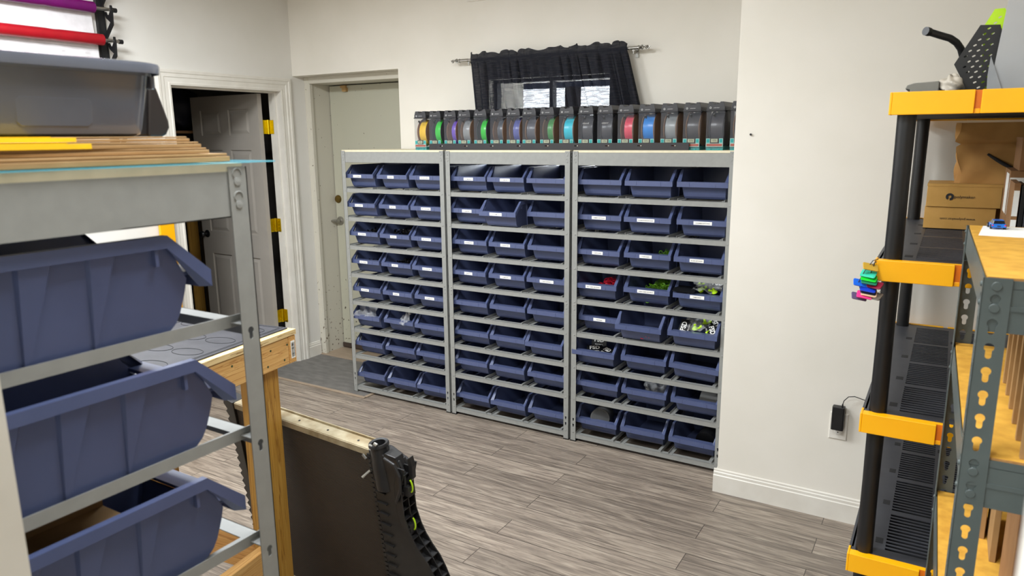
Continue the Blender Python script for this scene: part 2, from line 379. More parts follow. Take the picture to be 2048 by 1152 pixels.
d1.location = (-4.398, 3.728, .012); d1.rotation_euler = (0, 0, radians(178.5))
kn = MB().lathe([(.030, 0), (.030, .006), (.012, .012), (.010, .03), (.022, .038), (.027, .05), (.020, .062), (0, .064)], (0, 0, 0), 20, 'Y')
k = kn.build('door_handle', M_BLACK, d1, smooth=True); k.location = (.735, .018, .955)
kn = MB().lathe([(.030, 0), (.030, -.006), (.012, -.012), (.010, -.03), (.022, -.038), (.027, -.05), (.020, -.062), (0, -.064)], (0, 0, 0), 20, 'Y')
k = kn.build('door_handle', M_BLACK, d1, smooth=True); k.location = (.735, -.018, .955)
for z in (.36, 1.07, 1.80):
    h = MB().box(-4.392, -4.345, 3.795, 3.80, z-.05, z+.05).cyl((-4.393, 3.79, z-.052), (-4.393, 3.79, z+.052), .0075, 10)
    h.box(-4.398, -4.394, 3.745, 3.79, z-.05, z+.05)
    for dz in (-.036, -.012, .012, .036): h.cyl((-4.365, 3.795, z+dz), (-4.365, 3.7935, z+dz), .004, 8)
    hh = h.build('hinge', M_BRASS); hh.parent = d1
    hh.matrix_parent_inverse = (Matrix.Translation(d1.location) @ Matrix.Rotation(radians(178.5), 4, 'Z')).inverted()
    hh['label'] = 'bright brass hinge'
# ------------------------------------------------------------------ outside metal door
d2 = bpy.data.objects.new('door_2', None); C.objects.link(d2); d2['kind'] = 'structure'; d2.location = (-4.206, 4.25, .02)
MB().box(0, .955, 0, .045, 0, 2.088).build('door_leaf', M_MDOOR, d2, bevel=.002)
MB().box(0, .955, -.012, 0, .0, .035).build('sweep_strip', mat('brown_rubber', (62, 50, 42), .7), d2)
q = at_y(677, 398, 4.25)-d2.location
MB().lathe([(.032, 0), (.032, -.006), (.026, -.014), (.012, -.016), (0, -.016)], (0, 0, 0), 24, 'Y').build('deadbolt', M_OBRASS, d2, smooth=True, loc=(q.x, 0, q.z))
q = at_y(679, 441, 4.25)-d2.location
hb = MB().lathe([(.034, 0), (.034, -.008), (.016, -.012), (.013, -.05), (0, -.052)], (0, 0, 0), 24, 'Y')
hb.tube([(0, -.045, 0), (-.02, -.05, .001), (-.06, -.05, -.002), (-.10, -.046, -.006)], [.010, .011, .009, .006], 10)
hb.build('lever_handle', M_STEEL, d2, smooth=True, loc=(q.x+.015, 0, q.z))
q = at_y(690, 176, 4.25)-d2.location
MB().box(-.03, .02, -.02, 0, .0, .018).box(-.01, .03, -.024, 0, -.028, 0).build('contact_sensor', mat('tan_plastic', (176, 142, 92), .5), d2, loc=(q.x, -.002, q.z))
MB().tube([(q.x-.0, -.004, 1.2), (q.x+.02, -.01, 1.16), (q.x+.05, -.006, 1.14), (q.x+.09, -.012, 1.12)], .0015, 6).build('loose_wire', M_STEEL, d2)

# ------------------------------------------------------------------ window behind the curtain
wn = bpy.data.objects.new('window_1', None); C.objects.link(wn); wn['kind'] = 'structure'; wn.location = (-2.1225, 3.99, 1.52)
f = MB().holed([(-.4075, 0), (.4075, 0), (.4075, .54), (-.4075, .54)], [[(-.385, .035), (-.011, .035), (-.011, .52), (-.385, .52)], [(.011, .035), (.385, .035), (.385, .52), (.011, .52)]], 0, .05, 'Y')
f.build('window_frame', mat('dark_window_frame', (38, 36, 38), .5), wn)
for x0 in (-.385, .011):
    MB().box(x0, x0+.374, .022, .026, .035, .52).build('pane', clear('window_glass', (235, 240, 245), .06, .02), wn)
# outside: porch beam, post and the side of a shed, in shade
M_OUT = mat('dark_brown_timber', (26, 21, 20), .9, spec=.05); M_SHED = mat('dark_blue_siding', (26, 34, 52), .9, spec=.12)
YO = 4.80
xo = [at_y(x, 200, YO).x for x in (1041, 1130, 1152)]; zo = at_y(1130, 174, YO).z
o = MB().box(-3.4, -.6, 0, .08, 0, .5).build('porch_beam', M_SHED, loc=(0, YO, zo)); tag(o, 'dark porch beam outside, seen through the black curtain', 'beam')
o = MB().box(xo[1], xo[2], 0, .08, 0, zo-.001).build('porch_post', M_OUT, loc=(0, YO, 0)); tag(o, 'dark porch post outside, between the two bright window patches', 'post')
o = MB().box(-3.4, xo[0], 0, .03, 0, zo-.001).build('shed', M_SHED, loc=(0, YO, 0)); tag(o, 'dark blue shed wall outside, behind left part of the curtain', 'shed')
# ------------------------------------------------------------------ ceiling lamps
for i, (x, y, e) in enumerate(LAMPS):
    t = thing('ceiling_lamp', ['square ceiling panel lamp over the middle of the workshop', 'square ceiling panel lamp near the yellow shelf', 'square ceiling panel lamp behind the doorway', 'square ceiling panel lamp over the left rack corner'][i], 'lamp', (x, y, 2.75), 0, 'square ceiling lamps')
    MB().holed([(-.32, -.32), (.32, -.32), (.32, .32), (-.32, .32)], [[(-.295, -.295), (.295, -.295), (.295, .295), (-.295, .295)]], -.03, 0, 'Z').build('frame', M_TRIM, t)
    MB().box(-.295, .295, -.295, .295, -.02, -.005).build('diffuser', _m.get('lampd') or _m.setdefault('lampd', glow('lit_diffuser', (255, 247, 232), 3)), t)
# wall grille whose lower edge reaches into the frame above the curtain
t = thing('wall_vent', 'pale wall vent above the black curtain, only its lower edge showing', 'vent', (-2.60, WB, 2.53))
MB().holed([(-.075, 0), (.075, 0), (.075, .15), (-.075, .15)], [[(-.06, .015), (.06, .015), (.06, .135), (-.06, .135)]], -.012, 0, 'Y').build('frame', M_TRIM, t)
g = MB()
for k in range(8): g.box(-.06, .06, -.008, -.002, .02+k*.0145, .027+k*.0145)
g.build('slats', mat('grey_vent', (170, 165, 160), .6), t)

# ------------------------------------------------------------------ grey boltless racks
RW, RD, RH = .828, .415, 1.634
ZR = [1.395, 1.208, 1.020, .834, .646, .457, .270, .045]
COLX = [.018, .282, .546]      # left edge of each bin's lip
BW = .246
def rivet(b, x, z, y=0, s=-1, r=.0052):
    b.lathe([(r, 0), (r, s*.0012), (r*.7, s*.002), (0, s*.0021)], (x, y, z), 10, 'Y')
def make_rack(zoff=0):
    t = thing('bin_rack', '', 'storage rack')
    for (x, sx) in ((0, 1), (RW, -1)):
        for (y, sy) in ((0, 1), (RD, -1)):
            b = MB(); w = .032
            hz = [z-.045 for z in ZR[:-1]]+[.10, .12-.045]
            # side flange with open keyholes
            holes = [keyhole(y+sy*.016, z-.012, .0055) for z in ZR[:-1]]+[keyhole(y+sy*.016, .085, .0055)]
            ys = sorted((y, y+sy*w)); xs = sorted((x, x+sx*w))
            b.holed([(ys[0], -zoff), (ys[1], -zoff), (ys[1], RH), (ys[0], RH)], [h for h in holes], x, x+sx*.0018, 'X')
            b.holed([(xs[0], -zoff), (xs[1], -zoff), (xs[1], RH), (xs[0], RH)], [keyhole(x+sx*.018, .10, .005), keyhole(x+sx*.018, .135, .005)], y, y+sy*.0018, 'Y')
            for z in ZR[:-1]:
                rivet(b, x+sx*.02, z-.016, y, -sy)
            for z in (1.612, 1.578, .80, .775, .055):
                rivet(b, x+sx*.018, z, y, -sy)
            for z in (1.612, 1.578):
                b.lathe([(.006, 0), (.006, -sx*.0014), (0, -sx*.002)], (x, y+sy*.018, z), 10, 'X')
                # ring of the keyhole above each rivet
                b.tube([(x-sx*.0006, y+sy*(.018+.0075*cos(a)), z+.012+.0075*sin(a)) for a in [radians(-50+k*26) for k in range(10)]], .0011, 5)
                b.tube([(x+sx*(.018-.006*cos(a)), y-sy*.0006, z+.010+.006*sin(a)) for a in [radians(-50+k*26) for k in range(10)]], .0009, 5)
            # splice plate
            b.box(x-sx*.0015, x, y+sy*.001, y+sy*w, .742, .745); b.box(x, x+sx*w, y-sy*.001, y, .742, .744)
            b.build('post', M_RACK, t)
            MB().box(xs[0]-.001, xs[1]+.001, ys[0]-.001, ys[1]+.001, -zoff, -zoff+.006).build('foot', M_BLACK, t)
    for (y, sy) in ((0, 1), (RD, -1)):
        yy = y+sy*.003
        MB().box(.0025, RW-.0025, yy, yy+sy*.0016, 1.560, 1.627).box(.0025, RW-.0025, yy, yy+sy*.02, 1.560, 1.5616).box(.0025, RW-.0025, yy, yy+sy*.02, 1.6254, 1.627).build('front_beam' if y == 0 else 'rear_beam', M_RACK, t)
        for z in ZR:
            MB().box(.0025, RW-.0025, yy, yy+sy*.0016, z-.026, z).box(.0025, RW-.0025, yy, yy+sy*.028, z-.0018, z).build('front_rail' if y == 0 else 'rear_rail', M_RACK, t)
    for (x, sx) in ((0, 1), (RW, -1)):
        xx = x+sx*.003
        MB().box(xx, xx+sx*.0016, .006, RD-.006, 1.560, 1.627).box(xx, xx+sx*.02, .006, RD-.006, 1.560, 1.5616).build('side_beam', M_RACK, t)
    for z in ZR:
        for cx in COLX:
            for xo in (.022, BW-.022):
                b = MB(); x = cx+xo; s = 1 if xo < .1 else -1
                b.box(x-.010, x+.010, .008, RD-.008, z, z+.0014)
                b.box(x-s*.010, x-s*.0115, .008, RD-.008, z-.009, z+.010)
                b.lathe([(.004, 0), (.004, .0012), (0, .002)], (x, .018, z+.0014), 8, 'Z')
                b.build('bin_slide', M_RACK, t)
    MB().box(.004, RW-.004, .004, RD-.004, 1.627, 1.639).build('top_board', M_RACKB, t)
    return t

# ------------------------------------------------------------------ the open front bin (front faces -Y, lip at y = 0)
BL, BH = .385, .146
def bin_body():
    wt, wb = .1135, .0985                       # half widths of the body top and bottom
    def hw(z): return wb+(wt-wb)*z/BH
    prof = [(BL-.012, 0), (.074, 0), (.060, .004), (.050, .014), (.043, .028), (.038, .045), (.034, .060), (.031, .078), (.066, BH), (BL, BH)]
    b = MB(); n = len(prof)
    def shell(ins, flip):
        vs = []
        for k, (y, z) in enumerate(prof):
            yy = y; zz = z
            if ins:
                if z < .05: zz = z+.0035 if z < .002 else z+.001
                if y > .3: yy = y-.0035
                elif z < .1: yy = y+.0035
            h = hw(z)-ins
            vs += [(-h, yy, zz), (h, yy, zz)]
        fs = [(2*k, 2*k+1, 2*k+3, 2*k+2) for k in range(7-0) if k < 7]     # bottom and front
        fs.append((0, 1, 2*n-1, 2*n-2))                                  # back
        fs.append(tuple(2*k for k in range(n))); fs.append(tuple(2*k+1 for k in range(n)))
        # outer faces out, inner faces in
        return vs, (fs if not flip else [f[::-1] for f in fs])
    for ins, fl in ((0, 0), (.0035, 1)):
        v, f = shell(ins, fl)
        b.add(v, f)
    # rim: swept band with an outward ledge and a skirt
    H = BH
    path = [(BL, H, 0, -.018), (.064, H, .004, -.018), (.0, .088, -.003, -.025)]
    def loops(sgn):
        out = []
        for i, (y, z, dy, dz) in enumerate(path):
            wi = hw(z)-.0035; wo = BW/2-.001
            yy = y
            out.append([(sgn*wi, yy+(.010 if i == 2 else 0), z), (sgn*wo, yy, z), (sgn*wo, yy+dy*0+(.002 if i == 1 else 0), z+dz), (sgn*(hw(z)+.0002), yy+(.012 if i == 2 else 0), z+dz)])
        return out
    L = loops(-1); Rr = loops(1); seq = L+Rr[::-1]
    vs = [p for l in seq for p in l]; fs = []
    for k in range(len(seq)):
        if k == 2:      # front bar between the two nose nodes
            pass
        a = k*4; c = ((k+1) % len(seq))*4
        fs += [(a, a+1, c+1, c), (a+1, a+2, c+2, c+1)]
        if k == 2: fs += [(a+2, a+3, c+3, c+2), (a+3, a, c, c+3)]
        else: fs += [(a+2, a+3, c+3, c+2)]
    b.add(vs, fs)
    # front wall under the lip joins the body
    b.box(-hw(.078)+.002, hw(.078)-.002, .0098, .036, .083, .0885)
    # lip ticks
    for x in (-.062, .062): b.box(x-.0012, x+.0012, -.0012, .001, .065, .085)
    b.box(-.061, .061, -.0016, .0, .0632, .0655)
    # tapered ribs on both sides, hook tab below the corner
    for sgn in (-1, 1):
        for (ya, yb, yc, yd) in ((.135, .175, .168, .172), (.215, .260, .250, .258), (.300, .345, .332, .340)):
            z0, z1 = .004, H-.018
            def P(y, z, o): return (sgn*(hw(z)+o), y, z)
            q = [P(ya, z1, 0), P(yb, z1, 0), P(yd, z0, 0), P(yc, z0, 0)]
            r = [P(ya+.004, z1, .0058), P(yb-.004, z1, .0058), P(yd-.001, z0, .0035), P(yc+.001, z0, .0035)]
            b.add(q+r, [(4, 5, 6, 7), (0, 1, 5, 4), (1, 2, 6, 5), (2, 3, 7, 6), (3, 0, 4, 7)])
        b.box(sgn*.111, sgn*.1185, .078, .083, H-.042, H-.017)
    for x in (-.05, 0, .05): b.box(x-.001, x+.001, BL-.0075, BL-.0035, .01, .13)
    return b
def bin_thing(label='x'):
    t = thing('parts_bin', label, 'bin')
    o = bin_body().build('bin_body', M_BIN, t, fix=False, bevel=.0008)
    return t
BIN0 = bin_thing()
def put_bin(loc, rz, label, group, sticker=None, ww=.07, xo=0, tilt=0):
    global BIN_USED
    t = dup(BIN0); t.location = loc; t.rotation_euler = (0, tilt, rz); tag(t, label, 'bin', group)
    if sticker:
        s = MB().box(xo-ww/2, xo+ww/2, -.0023, -.0015, .0668, .0835).build('label', M_WHITE, t)
        s['label'] = 'white sticker with small black print'
        text('label_text', sticker, .0068, M_INK, s, (xo, -.0026, .0742), FRONT, .0001, maxw=ww*.86, bold=.0001)
    return t

RACK0 = make_rack(0)
RX = [-3.400, -2.570, -1.737]; RY = 3.505; KX = [.988, .992, 1.04]
rnames = ['left', 'middle', 'right']
rl = ['grey metal rack of blue bins nearest the outside metal door', 'grey metal rack of blue bins between the other two along the wall', 'grey metal rack of blue bins half behind the cream wall corner']
racks = []
for i in range(3):
    r = RACK0 if i == 0 else dup(RACK0)
    r.location = (RX[i], RY, 0); r.scale.x = KX[i]; tag(r, rl[i], 'storage rack', 'grey racks along the back wall'); racks.append(r)

SL = {}
for r, wds in enumerate([('M3 x 8 SOCKET', 'M3 NUTS', 'M3 x 8 FLAT HEAD'), ('M3 x 12 SOCKET', 'M3 LOCK', 'M3 x 12 FLAT HEAD'), ('M4 x 12 SOCKET', 'M4 NUTS', 'M4 x 12 FLAT HD'),
        ('M4 x 16 SOCKET', 'M4 LOCK', 'M4 x 16 FLAT HEAD'), ('M5 x 20 SOCKET', 'M5 NUTS', 'M5 x 20 FLAT HD')]):
    for c in range(3): SL[(0, r, c)] = (wds[c], (.068, .052, .074)[c], (-.012, -.006, .0)[c])
SL.update({(1,0,0): ('1/4 CLAMP PIECE 12', .066, .004), (1,0,1): ('3/8 CLAMP PIECE 12', .066, 0), (1,1,0): ('1/4 CLAMP PIECE 16', .068, .0), (1,1,1): ('1/2 CLAMP 12', .082, -.008),
    (1,2,0): ('10-32 MOUNT KIT', .066, .0), (1,2,1): ('10-32 BOLT KIT', .066, -.006), (1,3,0): ('E30 BITS', .058, .0), (1,3,1): ('E36 MISC BITS', .074, -.004), (1,3,2): ('SLATE TIE PIECES', .088, .01),
    (2,1,0): ('CUMMINS KEYCHAIN', .078, .0), (2,1,1): ('POWERSTROKE KEYCHAIN', .09, -.006), (2,1,2): ('DURAMAX KEYCHAIN', .088, .006), (2,2,0): ('LS KEYCHAIN', .06, .0), (2,2,1): ('K KEYCHAIN', .064, -.006),
    (2,2,2): ('BOXER KEYCHAIN', .068, -.008), (2,3,0): ('RED TURBO KEYCHAIN', .086, -.004), (2,3,1): ('GREEN TURBO KEY RINGS', .09, -.002), (2,3,2): ('TURBO BODY', .07, .0), (2,4,0): ('FUEL RAILS', .068, 0)})
rowname = ['top row', 'second row from the top', 'third row from the top', 'fourth row from the top', 'fourth row from the bottom', 'third row from the bottom', 'second row from the bottom', 'bottom row']
colname = ['left', 'centre', 'right']
# how far each bin sits forward of its usual place (metres), sideways and its turn
ADJ = {(1,1,1): (-.085, -.006, 0, 0), (2,4,1): (-.07, -.012, 0, 0), (2,4,2): (-.055, -.004, 0, 0), (2,5,2): (-.03, .0, .06, radians(3)), (2,5,0): (-.025, -.012, 0, 0),
       (2,6,2): (.0, .008, 0, 0), (2,3,0): (-.012, -.014, .03, 0), (2,4,0): (.02, .006, 0, 0), (0,5,0): (-.012, -.01, 0, 0), (1,5,2): (-.02, -.008, 0, 0), (2,7,1): (.008, 0, .02, 0), (0,0,0): (-.004, -.012, 0, 0), (0,1,0): (-.006, -.008, 0, 0)}
seen = {}
for i in range(3):
    for r in range(8):
        for c in range(3):
            dy, dx, rz, tl = ADJ.get((i, r, c), (R.uniform(-.006, .006), R.uniform(-.004, .004), R.uniform(-.008, .008), 0))
            lab = SL.get((i, r, c))
            nm = 'blue bin, %s, %s column of the %s grey rack' % (rowname[r], colname[c], rnames[i])
            b = put_bin((RX[i]+(COLX[c]+BW/2)*KX[i]+dx, RY+.022+dy, ZR[r]+.0022+(.008 if tl else 0)), rz, nm, 'blue bins in the wall racks', *(lab or (None,)), tilt=tl)
            b.scale.x = KX[i]; seen[(i, r, c)] = b

# ------------------------------------------------------------------ what lies in the bins
def pile(name, b, cnt, mats, size, label, cat, y0=.06, y1=.30, zt=.055, shape='box', x0=-.08, x1=.08, seed=1):
    rr = random.Random(seed); m = MB()
    for k in range(cnt):
        x = rr.uniform(x0, x1); y = rr.uniform(y0, y1); z = .006+zt*rr.random()**.6
        s = size*rr.uniform(.6, 1.3)
        m.T = Matrix.Translation((x, y, z)) @ Matrix.Rotation(rr.uniform(0, 6.28), 4, Vector((rr.gauss(0, 1), rr.gauss(0, 1), rr.gauss(0, 1)+.01)))
        if shape == 'box': m.box(-s, s, -s*.35, s*.35, -s*.25, s*.25)
        elif shape == 'nut': m.lathe([(s*.5, -s*.3), (s, -s*.3), (s, s*.3), (s*.5, s*.3), (s*.5, -s*.3)], (0, 0, 0), 6)
        else: m.tube([(s*cos(a), s*sin(a), 0) for a in [k2*.9 for k2 in range(7)]], s*.18, 5)
    m.T = Matrix.Identity(4)
    o = m.build(name, mats); o.location = b.location; o.rotation_euler = b.rotation_euler
    tag(o, label, cat); o['kind'] = 'stuff'; return o
M_DKN = mat('black_oxide', (34, 34, 36), .35, metal=.6)
M_GRN = mat('lime_green_plastic', (186, 232, 14), .35, c2=(194, 238, 30))
M_GRD = mat('green_plastic', (96, 150, 24), .4)
M_REDP = mat('red_plastic', (214, 26, 54), .38)
pile('hex_nuts', seen[(0,2,0)], 260, M_DKN, .006, 'black hex nuts heaped in a bin, third row, left rack left column', 'nuts', shape='nut', zt=.085, seed=2)
pile('hex_nuts', seen[(0,2,1)], 420, M_DKN, .007, 'big heap of black hex nuts in third row centre bin, left rack', 'nuts', shape='nut', zt=.10, seed=3)
pile('hex_nuts', seen[(0,3,0)], 220, M_DKN, .006, 'black hex nuts in fourth row left bin of the left rack', 'nuts', shape='nut', zt=.065, seed=4)
pile('hex_nuts', seen[(0,3,1)], 330, M_DKN, .007, 'black hex nuts in fourth row centre bin of the left rack', 'nuts', shape='nut', zt=.08, seed=5)
pile('key_rings', seen[(2,3,0)], 170, M_REDP, .011, 'red plastic turbo key ring parts heaped in a bin', 'key rings', shape='ring', zt=.075, x0=-.02, seed=6)
pile('key_rings', seen[(2,3,1)], 300, M_GRD, .010, 'green plastic key ring parts heaped in a bin', 'key rings', shape='ring', zt=.085, x0=-.03, seed=7)
pile('key_rings', seen[(2,2,1)], 60, M_GRD, .011, 'few dark green key ring parts in right rack, third row centre bin', 'key rings', shape='ring', zt=.075, x0=.02, seed=8)
pile('key_rings', seen[(2,4,1)], 40, M_REDP, .010, 'few red parts at the back of the pulled out bin', 'key rings', shape='ring', zt=.05, x0=.0, x1=.05, y0=.05, y1=.12, seed=9)

M_FILM = clear('clear_plastic_film', (240, 242, 245), .13, .10)
def film(b, label, cx, cy, cz, w, h, seed, m=M_FILM, tilt=.6, rz=0.2, name='plastic_bag', cat='bag', amp=.012):
    rr = random.Random(seed); ph = [rr.uniform(0, 6) for _ in range(6)]
    def fn(u, v):
        x = (u-.5)*w; y = (v-.5)*h
        z = amp*(sin(9*u+ph[0])*cos(7*v+ph[1])+.6*sin(17*u+5*v+ph[2])+.5*abs(sin(13*v-8*u+ph[3])))
        e = 1-.25*sin(pi*v+ph[4])**2
        return (x*e, y, z)
    g = MB().grid(fn, 26, 20); o = g.build(name, m, solid=.0006, smooth=False)
    o.matrix_world = b.matrix_basis @ Matrix.Translation((cx, cy, cz)) @ Matrix.Rotation(rz, 4, 'Z') @ Matrix.Rotation(tilt, 4, 'X')
    tag(o, label, cat); return o
film(seen[(0,5,0)], 'crumpled clear plastic bag bulging out of a left column bin', -.02, .045, .112, .17, .11, 1, amp=.014)
film(seen[(0,5,1)], 'clear plastic bag draped over the centre bin lip, left rack', .05, .02, .105, .085, .10, 2, tilt=.9, rz=-.5)
film(seen[(2,6,1)], 'clear bag of parts in second row from bottom, right rack', .035, .085, .085, .13, .12, 3, tilt=.45, amp=.016)
# black header cards with white print, and lime parts packed in clear bags
def header(b, label, x, y, z, rx, rz, ry=0, w=.085, h=.055, group='black header cards in the right rack'):
    t = thing('header_card', label, 'card', (0, 0, 0), 0, group)
    MB().box(-w/2, w/2, -.0008, .0008, -h/2, h/2).build('card', M_BLACK, t)
    text('print', 'FSD', h*.62, M_WHITE, t, (0, -.0012, .006), FRONT, .0001, bold=.0008)
    text('print', 'PRO PARTS', h*.16, M_WHITE, t, (0, -.0012, -h*.36), FRONT, .0001)
    t.matrix_world = b.matrix_basis @ Matrix.Translation((x, y, z)) @ Matrix.Rotation(rz, 4, 'Z') @ Matrix.Rotation(rx, 4, 'X') @ Matrix.Rotation(ry, 4, 'Y')
    return t
b = seen[(2,5,0)]
header(b, 'black card with white letters standing upright in a left column bin', -.035, .17, .105, -.25, .1)
header(b, 'black printed card lying flat at the front of the same bin', -.02, .075, .088, -1.1, .5)
header(b, 'black printed card lying crosswise on the right of the bin', .05, .07, .088, -1.2, -.6, w=.10)
b = seen[(2,4,2)]
header(b, 'black card turned on its side, left of the lime parts', -.055, .07, .10, -.8, .1, ry=-1.45)
header(b, 'black card leaning in the back right of the lime parts', .065, .15, .115, -.8, -.3, ry=.7)
header(b, 'black card hanging over the front right of the lime parts', .075, .06, .098, -.9, -.2, ry=1.0, w=.07)
b = seen[(2,3,2)]
header(b, 'black card at the back of the bin with bagged lime parts', .065, .12, .128, -.35, 0)
b2 = MB().box(-.055, .055, -.03, .03, -.0008, .0008).build('folded_card', M_BLACK); b2.matrix_world = b.matrix_basis @ Matrix.Translation((-.068, .018, .108)) @ Matrix.Rotation(.35, 4, 'X')
tag(b2, 'plain black glossy card lying over the bin lip above a sticker', 'card')
def lime(b, label, x, y, z, s, rz, seed):
    rr = random.Random(seed); m = MB()
    t = thing('lime_part', label, 'printed part', (0, 0, 0), 0, 'lime green printed parts')
    m.lathe([(s*.55, -s*.3), (s*.62, -s*.25), (s*.5, 0), (s*.3, s*.25), (s*.2, s*.6), (s*.26, s*.75), (s*.12, s*.78)], (0, 0, 0), 14)
    m.build('body', M_GRN, t, smooth=True)
    MB().tube([(s*.3, 0, -.1*s), (s*.8, .1*s, .05*s), (s*1.1, .35*s, .3*s)], s*.2, 8).build('neck', M_GRN, t, smooth=True)
    MB().cyl((s*.95, .25*s, .2*s), (s*1.2, .42*s, .42*s), s*.28, 10).build('flange', M_GRN, t)
    t.matrix_world = b.matrix_basis @ Matrix.Translation((x, y, z)) @ Matrix.Rotation(rz, 4, 'Z') @ Matrix.Rotation(rr.uniform(-1, 1), 4, 'X')
b = seen[(2,3,2)]
lime(b, 'small lime turbo part at the back left of its bin', -.02, .10, .125, .018, .2, 1); lime(b, 'lime turbo part in the middle of its bin under film', .0, .06, .105, .024, .7, 2); lime(b, 'lime turbo part at the right end of its bin', .07, .045, .105, .024, 2.5, 3)
b = seen[(2,4,2)]
lime(b, 'lime turbo part lying higher up between black cards', .03, .115, .12, .026, .5, 4); lime(b, 'lime turbo part at the front middle between black cards', -.005, .07, .10, .026, 0, 5); lime(b, 'little lime part near the bin lip at right', .06, .05, .09, .012, 1, 6)
film(seen[(2,4,2)], 'clear bag over lime parts between black cards', .01, .09, .117, .13, .10, 8, tilt=.5)
film(seen[(2,3,2)], 'clear film over lime parts behind the printed sticker bin', .03, .075, .118, .15, .09, 9, tilt=.4)
b = seen[(2,7,0)]
t = thing('grey_tube', 'grey cylinder lying in the bottom left bin of the right rack', 'tube', (0, 0, 0))
MB().lathe([(.052, -.09), (.054, -.085), (.054, .085), (.052, .09)], (0, 0, 0), 32, 'Y').build('body', mat('dark_grey_plastic', (84, 84, 84), .5), t, smooth=True)
MB().lathe([(.047, -.0905), (.047, -.088)], (0, 0, 0), 32, 'Y').build('end_disc', mat('mid_grey_disc', (70, 71, 72), .6), t)
t.matrix_world = b.matrix_basis @ Matrix.Translation((-.012, .125, .075)) @ Matrix.Rotation(-.25, 4, 'X') @ Matrix.Rotation(.25, 4, 'Z')
b = seen[(2,7,2)]
o = MB().lathe([(.05, -.08), (.052, -.076), (.052, .076), (.05, .08)], (0, 0, 0), 32, 'Y').build('black_tube', M_BLACK, smooth=True)
o.matrix_world = b.matrix_basis @ Matrix.Translation((.045, .17, .065)); tag(o, 'black cylinder in the bottom right bin of the right rack', 'tube')
b = seen[(2,6,2)]
o = MB().rbox(-.055, .055, -.05, .05, 0, .016, .012).build('grey_case', mat('light_grey_plastic', (128, 128, 126), .5), bevel=.002)
o.matrix_world = b.matrix_basis @ Matrix.Translation((.055, .11, .075)) @ Matrix.Rotation(.25, 4, 'X') @ Matrix.Rotation(.12, 4, 'Z'); tag(o, 'flat light grey case in the right rack, second bin row from bottom', 'case')

# ------------------------------------------------------------------ near rack at the left, turned round (front towards the wall racks)
FX, FY, FZ = -.912, .739, .037
fr = make_rack(FZ)
fr.location = (FX, FY, FZ); fr.rotation_euler = (0, 0, pi); tag(fr, 'grey metal rack standing close at the left, with cardboard and tote on top', 'storage rack')
lv = ['top', 'second', 'third']
for r in range(3):
    for c in range(3 if r < 3 else 1):
        if c > 1 or (r == 0 and c > 0): continue
        put_bin((FX-COLX[c]-BW/2+.002, FY-.066-R.uniform(-.002, .002)+(.0, .024, .026)[r], FZ+ZR[r]+.0022), pi,
            'big blue bin at the left, %s level of the near rack%s' % (lv[r], '' if c == 0 else ', inner one'), 'blue bins in the near rack')
o = MB().box(-.08, .08, -.16, .10, 0, .012).box(-.08, -.076, -.16, .10, 0, .07).build('cardboard_tray', M_CARD, loc=(FX-.018-BW/2, FY-.26, FZ+ZR[2]+.062))
tag(o, 'open brown cardboard piece lying inside the lowest visible near bin', 'cardboard')

bpy.data.objects.remove(BIN0.children[0]); bpy.data.objects.remove(BIN0)

# ------------------------------------------------------------------ filament dry boxes on top of the racks
M_SMOKE_GLARE = clear('smoky_glare_plastic', (120, 122, 130), .13, .10)  # grey tint also paints in the glare of walls reflected on the clear faces
M_LID = mat('charcoal_lid', (48, 48, 52), .38, c2=(52, 52, 56)); M_TEAL = mat('teal_plastic', (20, 140, 138), .4); M_LCD = mat('lcd_grey', (158, 162, 138), .4)
M_GASK = mat('pale_outline', (138, 176, 170), .5); M_TERRA = mat('brick_red_film', (150, 78, 66), .5); M_FLAN = mat('kraft_spool_flange', (158, 118, 82), .8)
M_SILV = mat('silver_print', (190, 190, 190), .5)
ZT = 1.639
def logo(b, x, z, r, y):
    b.tube([(x+r*cos(a), y, z+r*sin(a)) for a in [k*.5236 for k in range(12)]], r*.28, 5, closed=True)
    b.box(x-.1*r, x+.25*r, y-.0003, y+.0003, z-.5*r, z+.3*r)
